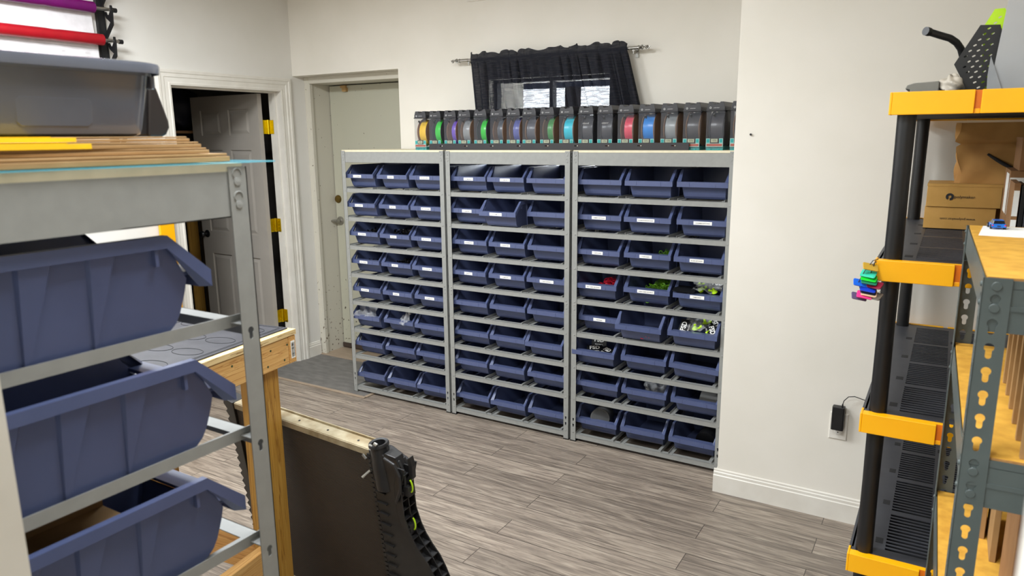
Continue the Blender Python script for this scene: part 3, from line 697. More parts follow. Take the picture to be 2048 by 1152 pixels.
def make_drybox():
    t = thing('filament_box', '', 'filament box')
    W, D = .086, .188
    b = MB(); h = .0012; X = W/2
    b.box(-X, X, 0, h, .004, .188).box(-X, X, D-h, D, .004, .188).box(-X, -X+h, h, D-h, .004, .188).box(X-h, X, h, D-h, .004, .188)
    b.build('clear_body', M_SMOKE_GLARE, t)
    b = MB().rbox(-X-.004, X+.004, -.004, D+.004, .186, .191, .006)
    b.prism([(-X, .191), (X, .191), (X-.001, .205), (X-.008, .228), (.020, .228), (.014, .217), (-.010, .217), (-.016, .228), (-X+.008, .228), (-X+.001, .205)], .001, D-.001, 'Y')
    b.build('lid', M_LID, t, bevel=.0012)
    b = MB().box(-.012, .016, .02, D-.02, .2175, .2205).cyl((0, .02, .222), (0, D-.02, .222), .003, 8); b.build('carry_handle', M_LID, t)
    b = MB(); logo(b, -.026, .2, .0042, -.0002); b.build('logo', M_SILV, t)
    text('logo_text', 'polymaker', .0066, M_SILV, t, (.003, -.0001, .2), FRONT, .0001, maxw=.034)
    b = MB().box(-X+.002, X-.002, .002, D-.002, 0, .012)
    for x in (-.02, .02): b.box(x-.003, x+.003, -.001, .002, 0, .008)
    b.build('base_tray', M_TEAL, t)
    MB().box(-X+.0015, X-.0015, .006, D-.006, .012, .0185).build('desiccant_tray', M_TEAL, t)
    MB().box(-.020, .020, -.004, 0, .034, .058).build('hygrometer', mat('dark_bezel', (62, 62, 62), .4), t)
    MB().box(-.0155, .0155, -.0046, -.004, .038, .054).build('display', M_LCD, t)
    text('digits', '10%', .0135, M_INK, t, (0, -.0049, .046), FRONT, .0001)
    b = MB().box(-.041, -.022, -.0012, -.0002, .016, .056).box(.022, .041, -.0012, -.0002, .016, .056).box(-.022, .022, -.0012, -.0002, .016, .033); b.build('label_panel', M_GASK, t)
    b = MB().box(-.038, -.0245, -.0018, -.0012, .036, .053); b.box(.025, .038, -.0018, -.0012, .036, .053); b.build('teal_patch', M_TEAL, t)
    MB().box(-.038, .038, -.0018, -.0012, .019, .031).build('red_patch', M_TERRA, t)
    b = MB().lathe([(.0065, 0), (.0065, -.002), (.003, -.003), (0, -.003)], (-.006, 0, .168), 12, 'Y').box(-.0062, .001, -.0022, 0, .156, .163); b.build('outlet_port', M_BLACK, t)
    MB().box(-X+.002, X-.002, D-.004, D-.002, .012, .186).build('rear_panel', mat('dark_rear_panel', (40, 40, 42), .6), t)
    return t
def spool_parts(t, col, width, off, flan, name):
    cz, cy = .1035, .0945
    for x in (-.0315, .0315):
        MB().lathe([(.026, x-.001), (.0835, x-.001), (.0835, x+.001), (.026, x+.001)], (0, cy, cz), 40, 'X').build('spool_flange', flan, t)
    prof = [(.026, -width/2)]
    n = 9
    for k in range(n+1):
        x = -width/2+width*k/n; prof.append((.0785-.0010*(k % 2)-.001*abs(k-n/2)/n*4, x))
    prof.append((.026, width/2))
    o = MB().lathe([(r, x+off) for r, x in prof], (0, cy, cz), 40, 'X').build('filament', mat('filament_'+name, col, .28), t, smooth=True)
    o['label'] = name.replace('_', ' ')+' filament wound on the spool'
FIL = [((250, 200, 10), .050, .004, 'bright_yellow'), ((20, 205, 40), .040, .008, 'bright_green'), ((108, 72, 190), .030, .014, 'purple'), ((140, 143, 144), .044, .002, 'mid_grey'), ((14, 200, 30), .040, .012, 'leaf_green'),
    ((70, 76, 84), .036, .012, 'slate'), ((84, 92, 164), .038, .008, 'indigo'), ((82, 84, 92), .050, .0, 'dark_grey'), ((58, 142, 66), .036, .012, 'moss_green'), ((10, 198, 222), .052, .002, 'cyan'),
    ((58, 58, 62), .056, 0, 'black'), ((60, 60, 64), .056, 0, 'charcoal'), ((232, 70, 96), .044, .008, 'coral_red'), ((26, 140, 232), .054, 0, 'sky_blue'), ((150, 155, 157), .052, 0, 'light_grey'), ((72, 70, 72), .056, 0, 'smoke_black'), ((66, 64, 68), .056, 0, 'graphite'), ((60, 60, 62), .056, 0, 'deep_black')]
DXL = [-2.828, -2.717, -2.607, -2.505, -2.394, -2.283, -2.173, -2.07, -1.959, -1.841, -1.727, -1.617, -1.502, -1.389, -1.272, -1.157, -1.042, -.927]
DLAB = ['clear box of yellow filament, first at the left end of the row', 'clear box of bright green filament beside the yellow one', 'clear box of purple filament', 'clear box of mid grey filament beside the purple one', 'clear box of leaf green filament, fifth from the left',
    'clear box of slate filament right of the second bright green', 'clear box of indigo blue filament', 'clear box of dark grey filament right of the indigo one', 'clear box of moss green filament, darkest of the greens', 'clear box of cyan filament',
    'clear box of black filament right of cyan, white scribble on it', 'clear box of black filament left of coral red, white scribble on it', 'clear box of coral red filament', 'clear box of sky blue filament', 'clear box of light grey filament right of sky blue',
    'clear box of dark filament at the right end of the black bar', 'clear box of dark filament, last one fully in view', 'clear filament box mostly hidden behind the cream wall corner']
DB0 = make_drybox()
M_DFL = mat('black_spool_flange', (50, 50, 54), .5)
for i, (c, wd, off, nm) in enumerate(FIL):
    t = dup(DB0); t.location = (DXL[i]+.043, 3.553+R.uniform(-.001, .001), ZT); t.rotation_euler = (0, 0, R.uniform(-.015, .015))
    tag(t, DLAB[i], 'filament box', 'filament boxes on the racks')
    spool_parts(t, c, wd, off, M_DFL if i in (1, 4, 10, 11, 16) else M_FLAN, nm)
    if i in (10, 11):
        s = MB(); pts = [(-.018+k*.0022, -.0012, .138+.004*sin(k*2.1+i)+.002*cos(k*3.7)) for k in range(18)]
        s.tube(pts, .0006, 4).build('scribble', M_WHITE, t)
def rmtree(o):
    for c in list(o.children): rmtree(c)
    bpy.data.objects.remove(o)
rmtree(DB0)
t = thing('retaining_bar', 'long black slotted bar in front of the filament boxes', 'bar', (-2.71, 3.543, ZT))
hs = [[(x-.012, .020), (x+.012, .020), (x+.012, .025), (x-.012, .025)] for x in [.09+.178*k for k in range(9)]]
MB().holed([(0, 0), (1.59, 0), (1.59, .037), (0, .037)], hs, -.004, 0, 'Y').build('bar', mat('black_bar_paint', (34, 32, 36), .45), t)
b = MB()
for k in range(9): rivet(b, .09+.178*k+.007, .0225, -.0045, -1, .004)
b.build('screw', M_STEEL, t)

# ------------------------------------------------------------------ curtain
M_CURT = bpy.data.materials.new('black_sheer_weave'); M_CURT.use_nodes = True
nt = M_CURT.node_tree; N = nt.nodes; L = nt.links; pb = N['Principled BSDF']; pb.inputs['Base Color'].default_value = srgb((9, 12, 26)); pb.inputs['Roughness'].default_value = .9
tc = N.new('ShaderNodeTexCoord'); mp = N.new('ShaderNodeMapping'); L.new(tc.outputs['Object'], mp.inputs[0]); mp.inputs['Scale'].default_value = (1, .02, 1)
acc = None
for sc, ax in ((110, (1, 0, 0)), (75, (0, 0, 1))):
    wv = N.new('ShaderNodeTexWave'); wv.wave_type = 'BANDS'; wv.bands_direction = 'X' if ax[0] else 'Z'; wv.inputs['Scale'].default_value = sc; wv.inputs['Distortion'].default_value = 1.5; wv.inputs['Detail'].default_value = 1
    L.new(mp.outputs[0], wv.inputs[0])
    if acc is None: acc = wv.outputs['Fac']
    else:
        m_ = N.new('ShaderNodeMath'); m_.operation = 'MULTIPLY'; L.new(acc, m_.inputs[0]); L.new(wv.outputs['Fac'], m_.inputs[1]); acc = m_.outputs[0]
n2 = N.new('ShaderNodeTexNoise'); n2.inputs['Scale'].default_value = 60; mp2 = N.new('ShaderNodeMapping'); mp2.inputs['Scale'].default_value = (.25, .02, 2.2); L.new(tc.outputs['Object'], mp2.inputs[0]); L.new(mp2.outputs[0], n2.inputs[0])
r2 = N.new('ShaderNodeMapRange'); r2.inputs[1].default_value = .38; r2.inputs[2].default_value = .62; r2.inputs[3].default_value = .45; r2.inputs[4].default_value = 1.5; L.new(n2.outputs[0], r2.inputs[0])
m_ = N.new('ShaderNodeMath'); m_.operation = 'MULTIPLY'; L.new(acc, m_.inputs[0]); L.new(r2.outputs[0], m_.inputs[1])
m3 = N.new('ShaderNodeMath'); m3.operation = 'MULTIPLY_ADD'; m3.inputs[1].default_value = .15; m3.inputs[2].default_value = .008; m3.use_clamp = True; L.new(m_.outputs[0], m3.inputs[0])
tr = N.new('ShaderNodeBsdfTransparent'); mx = N.new('ShaderNodeMixShader'); L.new(m3.outputs[0], mx.inputs[0]); L.new(pb.outputs[0], mx.inputs[1]); L.new(tr.outputs[0], mx.inputs[2])
L.new(mx.outputs[0], N['Material Output'].inputs[0])
ct = thing('curtain', 'black sheer curtain gathered on a metal rod over the window', 'curtain', (-2.1, 3.872, 2.178))
def cf(u, v):
    z = -.60*v+.036
    xl = -.518+(.09*(-z) if z < 0 else 0); xr = .520+(.27*(-z) if z < 0 else 0)
    x = xl+(xr-xl)*u
    ph = 2*pi*(u*15+.5*sin(u*7)+.3*sin(u*19))
    amp = .011*(.5+.5*sin(u*31+1)**2)
    d = max(0, -z)
    y = amp*sin(ph+1.2*v*sin(u*14))+.0035*sin(ph*2.3+2)
    y = y*(1+.8*min(1, d/.3))-.018
    if abs(z) < .022: y = -.0185+.12*(y+.018)
    if z > .02: z = .02+(z-.02)*(1+.45*sin(ph*.5+1)+.25*sin(ph*1.1))
    return (x+.006*cos(ph), y, z)
MB().grid(cf, 260, 46).build('cloth', M_CURT, ct, smooth=True, fix=False)
rod = thing('curtain_rod', 'nickel curtain rod with scrolled ends on the cream wall', 'curtain rod', (-2.1, 3.868, 2.178))
MB().cyl((-.60, 0, 0), (.575, 0, 0), .0085, 14).cyl((-.592, 0, 0), (-.54, 0, 0), .0105, 14).build('rod', M_STEEL, rod, smooth=True)
for sg, x0 in ((-1, -.60), (1, .575)):
    b = MB().cyl((x0, 0, 0), (x0+sg*.008, 0, 0), .012, 14)
    for (cx, cz, r0, s0) in ((.024, .0, .014, 1), (.052, .001, .011, -1)):
        pts = []
        for k in range(22):
            a = k*.52; rr = r0*(1-k/26)
            pts.append((x0+sg*(cx+rr*cos(a*s0)), .004*sin(k), cz+rr*sin(a*s0)))
        b.tube(pts, .0030, 6)
    b.tube([(x0+sg*.006, 0, 0), (x0+sg*.02, .004, -.013), (x0+sg*.038, 0, .010), (x0+sg*.056, -.003, -.010), (x0+sg*.068, 0, .005)], .003, 6)
    b.build('finial', M_STEEL, rod, smooth=True)
for x in (-.535, .548):
    MB().box(x-.006, x+.006, 0, .06, -.016, -.008).box(x-.008, x+.008, .056, .061, -.045, .012).cyl((x, .0, -.03), (x, .0, -.008), .004, 8).build('bracket', M_STEEL, rod)

# ------------------------------------------------------------------ outlet, adapter
oc = at_y(1677, 852, WP)
t = thing('wall_outlet', 'white duplex outlet plate low on the cream wall', 'outlet', (oc.x, WP, oc.z))
b = MB(); a1, a2 = .0385, .034
b.add([(-a1, 0, -.063), (a1, 0, -.063), (a1, 0, .063), (-a1, 0, .063), (-a2, -.006, -.058), (a2, -.006, -.058), (a2, -.006, .058), (-a2, -.006, .058)], [(0,1,2,3), (4,5,6,7), (0,1,5,4), (1,2,6,5), (2,3,7,6), (3,0,4,7)])
b.build('plate', M_TRIM, t)
for z in (-.02, .02):
    f = MB().lathe([(.0165, 0), (.0165, -.0018), (0, -.0018)], (0, -.006, z), 20, 'Y').build('socket', M_WHITE, t)
    MB().box(-.0075, -.0055, -.0084, -.0078, z+.0, z+.008).box(.0055, .0075, -.0084, -.0078, z+.0, z+.008).cyl((0, -.0078, z-.007), (0, -.0084, z-.007), .0026, 8).build('slots', M_INK, f)
t = thing('power_adapter', 'black power adapter plugged into the white outlet', 'adapter', (oc.x-.002, WP-.008, oc.z+.022))
MB().rbox(-.025, .025, -.036, 0, -.028, .078, .006).build('housing', M_BLACK, t, bevel=.002)
b = MB().cyl((.014, -.02, .078), (.014, -.02, .092), .004, 10, r1=.0028)
b.tube([(.014, -.02, .09), (.018, -.02, .108), (.034, -.018, .128), (.058, -.016, .133), (.09, -.014, .125), (.125, -.012, .116), (.17, -.012, .112), (.24, -.012, .09)], .0018, 6)
b.build('cable', M_BLACK, t, smooth=True)

# ------------------------------------------------------------------ roll holder on the left wall
BY = 2.520
t = thing('roll_holder', 'black wall rack with hooks holding vinyl rolls', 'roll rack', (WL, BY, 1.5))
MB().box(0, .022, -.022, .022, 0, 1.24).box(.022, .026, -.022, -.016, 0, 1.24).box(.022, .026, .016, .022, 0, 1.24).build('upright', M_BLACK, t)
LEV = [2.03, 2.2665, 2.435, 2.62]
for z in (1.80, 2.03, 2.2665, 2.435, 2.62):
    k = z-1.5
    MB().prism([(.02, k-.17), (.03, k-.165), (.115, k-.085), (.122, k-.015), (.116, k+.02), (.108, k+.02), (.104, k-.012), (.09, k-.030), (.068, k-.030), (.058, k-.01), (.05, k-.02), (.062, k-.045), (.098, k-.07), (.02, k-.145)][::-1], .004, .014, 'Y').build('hook', M_BLACK, t)
RXc = WL+.085
def roll(z, r, yend, col, label, name, core=True, y0=.95, mtl=.3):
    t = thing('vinyl_roll', label, 'vinyl roll', (RXc, yend, z), 0, 'vinyl rolls on the left wall')
    rr = R
    prof = []
    n = 40; Ln = yend-y0
    for k in range(n+1):
        prof.append((r*(1-.10*math.exp(-((k/n*Ln-.26)/.012)**2)), -Ln*k/n))
    MB().lathe([(0.013, 0)]+prof+[(.013, -Ln)], (0, 0, 0), 28, 'Y').build('vinyl', mat(name, col, mtl), t, smooth=True)
    MB().cyl((0, -.02, 0), (0, 2.585-yend-.012+(z-2.2665)*-.1, 0), .010, 12).build('core_tube', M_STEEL, t, smooth=True)
    MB().cyl((0, 2.585-yend-.016+(z-2.2665)*-.1, 0), (0, 2.585-yend+.006+(z-2.2665)*-.1, 0), .013, 12).build('end_cap', M_BLACK, t, smooth=True)
    return t
roll(2.2665, .031, 2.475, (140, 9, 22), 'bright red vinyl roll, lower of the rolls in view', 'red_vinyl')
roll(2.435, .030, 2.445, (94, 5, 84), 'purple vinyl roll above the red one', 'purple_vinyl')
roll(2.575, .050, 2.475, (240, 70, 165), 'pink roll end at the top edge of the view', 'pink_vinyl')
for (z0, z1, ye, lab, tx) in ((2.222, 2.44, 2.452, 'white backing sheet hanging between purple and red rolls', 0), (1.95, 2.262, 2.468, 'white backing sheet with faint print hanging below the red roll', 1)):
    t = thing('backing_sheet', lab, 'sheet', (RXc-.036, ye, z0), 0, 'backing sheets on the left wall')
    MB().grid(lambda u, v: (.004*sin(6*v+5*u), -1.45*u, (z1-z0)*v), 20, 8).build('sheet', mat('release_paper', (206, 203, 204), .6), t, solid=.0006)
    if tx:
        for k, yy in enumerate((-.07, -.20, -.33, -.46)):
            text('print', 'PREMIUM', .011, mat('faint_grey_ink', (190, 186, 188), .7), t, (.007, yy, .225), (pi/2, 0, pi/2), .0001)
            text('print', 'HTV', .013, mat('faint_grey_ink', (190, 186, 188), .7), t, (.007, yy, .245), (pi/2, 0, pi/2), .0001)

# ------------------------------------------------------------------ on the near rack: sheet, cardboard, tote
TZ = FZ+1.639
t = MB().box(-.62, .008, -.40, .052, 0, .0022).build('acrylic_sheet', clear('blue_edged_acrylic', (120, 205, 225), .55, .1), loc=(-.915, FY, TZ)); tag(t, 'thin pale blue clear sheet overhanging the near rack corner', 'sheet')
z = TZ+.0024
for i, (x1, y1, th, cm, lab) in enumerate(((-.925, .722, .0125, M_CARD, 'lowest folded cardboard sticking out furthest on the near rack'), (-.928, .690, .0085, M_CARD, 'second folded cardboard from the bottom of the near stack'),
        (-.934, .682, .0085, M_CARD, 'third folded cardboard from the bottom with tape on it'), (-.940, .668, .0075, M_CARD, 'topmost folded cardboard under the grey tote'))):
    t = thing('flattened_box', lab, 'cardboard', (x1, y1, z), radians((2.5, -1, 1, .5)[i]), 'flattened boxes under the grey tote')
    h = th*.66
    MB().box(-.40, 0, -.345, 0, .0003, h-.0004).build('lower_panel', cm, t, bevel=.0008)
    MB().box(-.40, -.002, -.345, -.003, h+.0004, th-.0003).build('upper_panel', cm, t, bevel=.0008)
    if i >= 2: MB().box(-.30, .0006, -.345, -.19, th-.003, th-.0001).box(-.002, .0008, -.345, -.16, .001, th-.001).build('packing_tape', mat('yellow_tape', (238, 190, 30), .3), t)
    z += th
TOTZ = z
def loft(loops, n=6, cap0=True, cap1=True):
    """rounded rectangle loops: (x0,x1,y0,y1,z,r)"""
    b = MB(); vs = []; m = 4*(n+1)
    for (x0, x1, y0, y1, z, r) in loops:
        for (cx, cy, a0) in ((x1-r, y1-r, 0), (x0+r, y1-r, 90), (x0+r, y0+r, 180), (x1-r, y0+r, 270)):
            for k in range(n+1):
                a = radians(a0+90*k/n); vs.append((cx+r*cos(a), cy+r*sin(a), z))
    fs = [(i*m+j, i*m+(j+1) % m, (i+1)*m+(j+1) % m, (i+1)*m+j) for i in range(len(loops)-1) for j in range(m)]
    if cap0: fs.append(tuple(range(m))[::-1])
    if cap1: fs.append(tuple(range((len(loops)-1)*m, len(loops)*m)))
    return b.add(vs, fs)
M_TOTE = mat('grey_glossy_polypropylene', (88, 91, 101), .13, c2=(91, 94, 104), spec=.6)
t = thing('storage_tote', 'glossy grey plastic tote on the cardboard stack at upper left', 'tote', (-.958, .660, TOTZ))
def rr_(i, z, r): return (-.43+i, 0-.008-i, -.335+i, -.012-i, z, r)
H_ = .096
loft([rr_(.024, .0, .02), rr_(.014, .004, .03), rr_(.012, .012, .03), rr_(.006, .05, .032), rr_(.001, H_-.014, .034), rr_(-.003, H_-.014, .036), rr_(-.004, H_-.004, .036), (-.433, .0, -.340, -.004, H_-.001, .04), (-.433, .0, -.340, -.004, H_+.003, .04), rr_(.004, H_+.005, .03),
     rr_(.008, .05, .03), rr_(.016, .006, .026)], cap1=True).build('tub', M_TOTE, t, smooth=True)
loft([(-.437, .003, -.342, .001, H_-.011, .042), (-.438, .004, -.343, .002, H_-.001, .042), (-.437, .003, -.342, .001, H_+.002, .042), (-.428, -.007, -.332, -.009, H_+.003, .036), (-.428, -.007, -.332, -.009, H_-.010, .036)], cap0=False, cap1=False).build('rim', M_TOTE, t, smooth=True)
def wx(z): return -.008-(.012-.011*(z-.012)/.084)
eo = [(-.194, .013), (-.112, .013), (-.107, .018), (-.107, .044), (-.112, .049), (-.194, .049), (-.199, .044), (-.199, .018)]
b = MB(); b.add([(wx(z)-.003, y, z) for y, z in eo]+[(wx(z)+.0012, y*1.0, z) for y, z in eo], [tuple(range(8))[::-1], tuple(range(8, 16))]+[(k, (k+1) % 8, 8+(k+1) % 8, 8+k) for k in range(8)])
b.build('side_emboss', M_TOTE, t, bevel=.001)
MB().box(-.05, -.03, -.011, -.004, H_-.030, H_-.011).build('handle_rib', M_TOTE, t, bevel=.002)
# dark lid leaning behind the tote and a black rounded thing lying in it
lp = [(296, 158), (306, 160), (314, 172), (338, 236), (340, 250), (334, 264), (322, 271), (296, 268)]
lq = [at_x(x, y, -1.08) for x, y in lp]; zl = min(p.z for p in lq)
t = MB().prism([(p.y, p.z-zl+TOTZ-.002) for p in lq], -1.20, -1.08, 'X').build('dark_lid', mat('brown_black_plastic', (34, 28, 27), .4), bevel=.006)
tag(t, 'dark brown-black rounded lid leaning on the far end of the tote', 'lid')
t = MB().lathe([(.0, .026), (.03, .0245), (.06, .018), (.085, .006), (.088, 0), (.08, -.002), (.0, .018)], (0, 0, 0), 36).build('domed_cover', M_BLACK, smooth=True)
t.matrix_world = Matrix.Translation((-1.17, .470, TOTZ+H_+.002)) @ Matrix.Rotation(radians(2), 4, 'Y'); tag(t, 'black domed lid lying across the open tote', 'lid')

# ------------------------------------------------------------------ workbench
BA = radians(8.3)
t = thing('workbench', 'pine workbench with a black rubber mat beside the near rack', 'workbench', (-1.903, 1.694, 0), BA)
BX, BYL = -.66, -.90
ZW = 1.066
MB().box(BX, 0, BYL, 0, ZW-.019, ZW).build('plywood_top', M_PLY, t, bevel=.001)
mt = MB().box(BX, -.025, BYL, -.011, ZW, ZW+.005).build('rubber_mat', mat('black_rubber', (46, 46, 52), .5, c2=(58, 58, 64), scale=14, detail=6, bump=.2, bscale=300), t, bevel=.002)
g = MB()
for i in range(5):
    for j in range(6):
        cx = -.12-.125*i; cy = -.09-.135*j
        g.tube([(cx+.056*cos(a), cy+.032*sin(a), ZW+.0054) for a in [k*pi/10 for k in range(20)]], .0010, 4, closed=True)
for e in (.008, .016): g.tube([(BX+e, -.013-e, ZW+.0052), (-.030-e, -.013-e, ZW+.0052), (-.030-e, BYL+.02, ZW+.0052)], .0009, 4)
g.build('moulded_ovals', M_BLACKM, mt)
MB().box(-.038, -.004, BYL+.04, -.038, ZW-.116, ZW-.021).build('side_apron', M_PINE, t, bevel=.002)
MB().box(BX+.01, -.002, -.037, -.003, ZW-.116, ZW-.021).build('end_apron', M_PINEX, t, bevel=.002)
st = MB().box(-.002, -.0012, -.029, -.009, ZW-.100, ZW-.038).build('barcode_sticker', M_WHITE, t)
b = MB(); rr = random.Random(4)
for k in range(20): b.box(-.0012, -.0008, -.026, -.015, ZW-.095+k*.0026, ZW-.095+k*.0026+rr.choice((.0008, .0014, .0019)))
b.box(-.0012, -.0008, -.013, -.011, ZW-.095, ZW-.045); b.build('bars', M_INK, st)
M_SCR = mat('green_screw', (70, 88, 62), .5, metal=.5)
for yy in (-.063, -.145, -.32, -.50, -.54, -.77):
    for zz in (ZW-.096, ZW-.046):
        MB().cyl((-.0045, yy+(.018 if zz > ZW-.06 else 0), zz), (-.0034, yy+(.018 if zz > ZW-.06 else 0), zz), .004, 8).build('screw_head', M_SCR, t)
for (lx, ly) in ((-.122, -.155), (-.122, BYL+.06), (BX+.02, -.155), (BX+.02, BYL+.06)):
    MB().box(lx, lx+.089, ly, ly+.089, 0, ZW-.118).build('leg', M_PINEZ, t, bevel=.003)
MB().box(-.097, -.059, BYL+.151, -.157, .17, .30).build('stretcher', M_PINE, t, bevel=.003)
MB().box(BX+.111, -.124, -.13, -.092, .17, .30).build('stretcher', M_PINEX, t, bevel=.003)

# ------------------------------------------------------------------ car radiator leaning behind the bench leg
A_ = Vector((-2.277, 1.670, .74)); B_ = Vector((-1.502, 1.605, .74))
ex = (B_-A_).normalized(); nn = Vector((ex.y, -ex.x, 0)).normalized()      # towards the camera
if nn.y > 0: nn = -nn
al = radians(-7.5)
ed = (Vector((0, 0, -1))*cos(al)+nn*sin(al)).normalized()                   # down along the face
en = ex.cross(ed).normalized()
if en.y > 0: en = -en
rad = thing('car_radiator', 'used car radiator leaning on the bench leg, black plastic side tanks', 'radiator')
def PL(px, py):
    d = AF*FPX + AR*(px-1024) + AU*(576-py); tt = (A_-CAM).dot(en)/d.dot(en); q = CAM+d*tt-A_
    return (q.dot(ex), q.dot(ed))
def W3(u, v, w): return A_+ex*u+ed*v+en*w
def plate(pts, w0, w1, b=None):
    b = b or MB(); n = len(pts)
    b.add([W3(p[0], p[1], w0) for p in pts]+[W3(p[0], p[1], w1) for p in pts], [tuple(range(n))[::-1], tuple(range(n, 2*n))]+[(i, (i+1) % n, n+(i+1) % n, n+i) for i in range(n)])
    return b
LR = (B_-A_).length; HB = .74/abs(ed.z)-.002
def ubox(u0, u1, v0, v1, w0, w1, b=None): return plate([(u0, v0), (u1, v0), (u1, v1), (u0, v1)], w0, w1, b)
M_CORE = bpy.data.materials.new('radiator_fins'); M_CORE.use_nodes = True; nt = M_CORE.node_tree; N = nt.nodes; L = nt.links
tc = N.new('ShaderNodeTexCoord'); mp = N.new('ShaderNodeMapping'); L.new(tc.outputs['Object'], mp.inputs[0]); mp.inputs['Rotation'].default_value = (al, 0, 0)
wv = N.new('ShaderNodeTexWave'); wv.bands_direction = 'Z'; wv.inputs['Scale'].default_value = 60; L.new(mp.outputs[0], wv.inputs[0])
nz = N.new('ShaderNodeTexNoise'); nz.inputs['Scale'].default_value = 5; nz.inputs['Detail'].default_value = 5; L.new(tc.outputs['Object'], nz.inputs[0])
rp = N.new('ShaderNodeValToRGB'); rp.color_ramp.elements[0].color = srgb((44, 38, 34)); rp.color_ramp.elements[1].color = srgb((88, 76, 66)); L.new(wv.outputs['Fac'], rp.inputs[0])
mx = N.new('ShaderNodeMix'); mx.data_type = 'RGBA'; mx.blend_type = 'MULTIPLY'; mx.inputs[0].default_value = .5; L.new(rp.outputs[0], mx.inputs[6]); L.new(nz.outputs[0], mx.inputs[7])
pb = N['Principled BSDF']; L.new(mx.outputs[2], pb.inputs['Base Color']); pb.inputs['Roughness'].default_value = .55; pb.inputs['Metallic'].default_value = .35
bp = N.new('ShaderNodeBump'); bp.inputs['Strength'].default_value = .6; bp.inputs['Distance'].default_value = .002; L.new(wv.outputs['Fac'], bp.inputs['Height']); L.new(bp.outputs[0], pb.inputs['Normal'])
ubox(.045, LR, .006, HB-.02, -.044, -.002).build('finned_core', M_CORE, rad)
M_ALU = mat('dusty_aluminium', (186, 176, 150), .5, metal=.35, c2=(150, 134, 104), scale=16)
b = ubox(.03, LR+.01, -.002, .010, -.050, .0); ubox(.03, LR, -.010, -.002, -.050, -.046, b); ubox(.03, LR, .0, .022, -.001, .003, b); b.build('top_channel', M_ALU, rad)
b = MB()
for u in (.40, .55, .70, .84): b.cyl(W3(u, -.0022, -.022), W3(u, -.0035, -.022), .004, 8)
b.build('channel_holes', M_INK, rad)
ubox(.03, LR, HB-.022, HB-.004, -.05, .002).build('bottom_channel', M_ALU, rad)
M_TANK = mat('black_nylon', (34, 34, 36), .42, c2=(42, 41, 41), scale=18)
re = PL(785, 1152); slope = (re[0]-LR)/re[1]
def E(v): return LR+slope*v*.0
# right tank
outer = [(812, 938), (806, 975), (808, 1000), (812, 1030), (822, 1060), (832, 1082), (845, 1104), (860, 1126), (872, 1150)]
po = [PL(*p) for p in outer]
last = po[-1]; po2 = po+[(last[0]+.018, min(HB, last[1]+.05)), (last[0]+.022, HB)]
full = [(LR-.004, -.004), (LR+.055, -.004), (LR+.075, .02)]+po2+[(LR+.0, HB)]
plate([(LR-.004, -.004), (LR+.05, -.004)]+[(max(LR+.03, p[0]-.030), p[1]) for p in po2]+[(LR, HB)], -.052, .006).build('side_tank', M_TANK, rad, bevel=.004)
b = MB()
# bead rail along the core and flange walls of the ribbed channel
for k in range(int(HB/.018)):
    ubox(LR-.012, LR+.002, .012+k*.018, .024+k*.018, -.002, .007, b)
for w in (-.048, -.020, .008):
    plate([(p[0]-.028, p[1]) for p in po2]+[(p[0], p[1]) for p in po2[::-1]], w-.002, w+.002, b)
def lerp_out(v):
    for i in range(len(po2)-1):
        if po2[i][1] <= v <= po2[i+1][1] and po2[i+1][1] > po2[i][1]:
            k = (v-po2[i][1])/(po2[i+1][1]-po2[i][1]); return po2[i][0]+k*(po2[i+1][0]-po2[i][0])
    return po2[-1][0]
v = .05
while v < HB-.01:
    o_ = lerp_out(v); ubox(o_-.03, o_-.001, v, v+.003, -.048, .009, b); v += .033
v = .06
while v < HB-.02:
    ubox(LR+.006, LR+.05, v, v+.004, .004, .014, b); v += .04
b.build('tank_ribs', M_TANK, rad)
b = MB(); c0 = W3(LR+.030, -.030, -.012); c1 = W3(LR+.040, .12, -.012)
d = (c1-c0).normalized(); u_ = d.orthogonal().normalized(); v_ = d.cross(u_); vs = []
prof = [(.0225, .002), (.031, 0), (.033, .004), (.033, .010), (.029, .013), (.030, .05), (.033, .075), (.034, .16)]
profi = [(.0225, .05), (.0225, .002)]
allp = profi+prof[1:]; m_ = 28
for (r_, h_) in allp: vs += [c0+d*h_+r_*(cos(2*pi*k/m_)*u_+sin(2*pi*k/m_)*v_) for k in range(m_)]
b.add(vs, [(i*m_+j, i*m_+(j+1) % m_, (i+1)*m_+(j+1) % m_, (i+1)*m_+j) for i in range(len(allp)-1) for j in range(m_)]+[tuple(range(m_))])
b.build('hose_neck', M_TANK, rad, smooth=True)
b = MB()
for (p, q, r_) in (((731, 905), (738, 914), .005), ((744, 887), (750, 890), .005), ((754, 884), (760, 888), .006)):
    b.cyl(W3(*PL(*p), .012), W3(*PL(*q), .012), r_, 10)
b.cyl(W3(*PL(742, 940), .004), W3(*PL(738, 946), .03), .005, 10)
b.build('metal_fittings', M_STEEL, rad)
# strapped bracket on the outside of the neck
b = MB()
cl = [PL(*p) for p in ((775, 912), (795, 925), (806, 948), (808, 975), (800, 1000))]
for w in (-.03, -.006, .016):
    b.tube([W3(p[0], p[1], w) for p in cl], .006, 6)
b2_ = [PL(*p) for p in ((770, 906), (792, 915), (800, 935), (800, 985), (785, 1000), (765, 985), (760, 930))]
plate(b2_, -.03, .004, b)
hk = [PL(*p) for p in ((808, 922), (814, 919), (819, 938), (820, 962), (808, 975), (806, 962), (812, 955), (811, 938))]
plate(hk, -.028, -.012, b)
b.build('strap_bracket', M_TANK, rad, bevel=.002)
for (x, y, s) in ((822, 975, 1), (828, 1050, -1)):
    u0, v0 = PL(x-6, y)
    MB().tube([W3(u0+.014*cos(a)*.7, v0+.022*sin(a), -.010) for a in [(-1.3+k*.33) for k in range(9)]], .0028, 6).build('green_clip', M_GRN, rad)
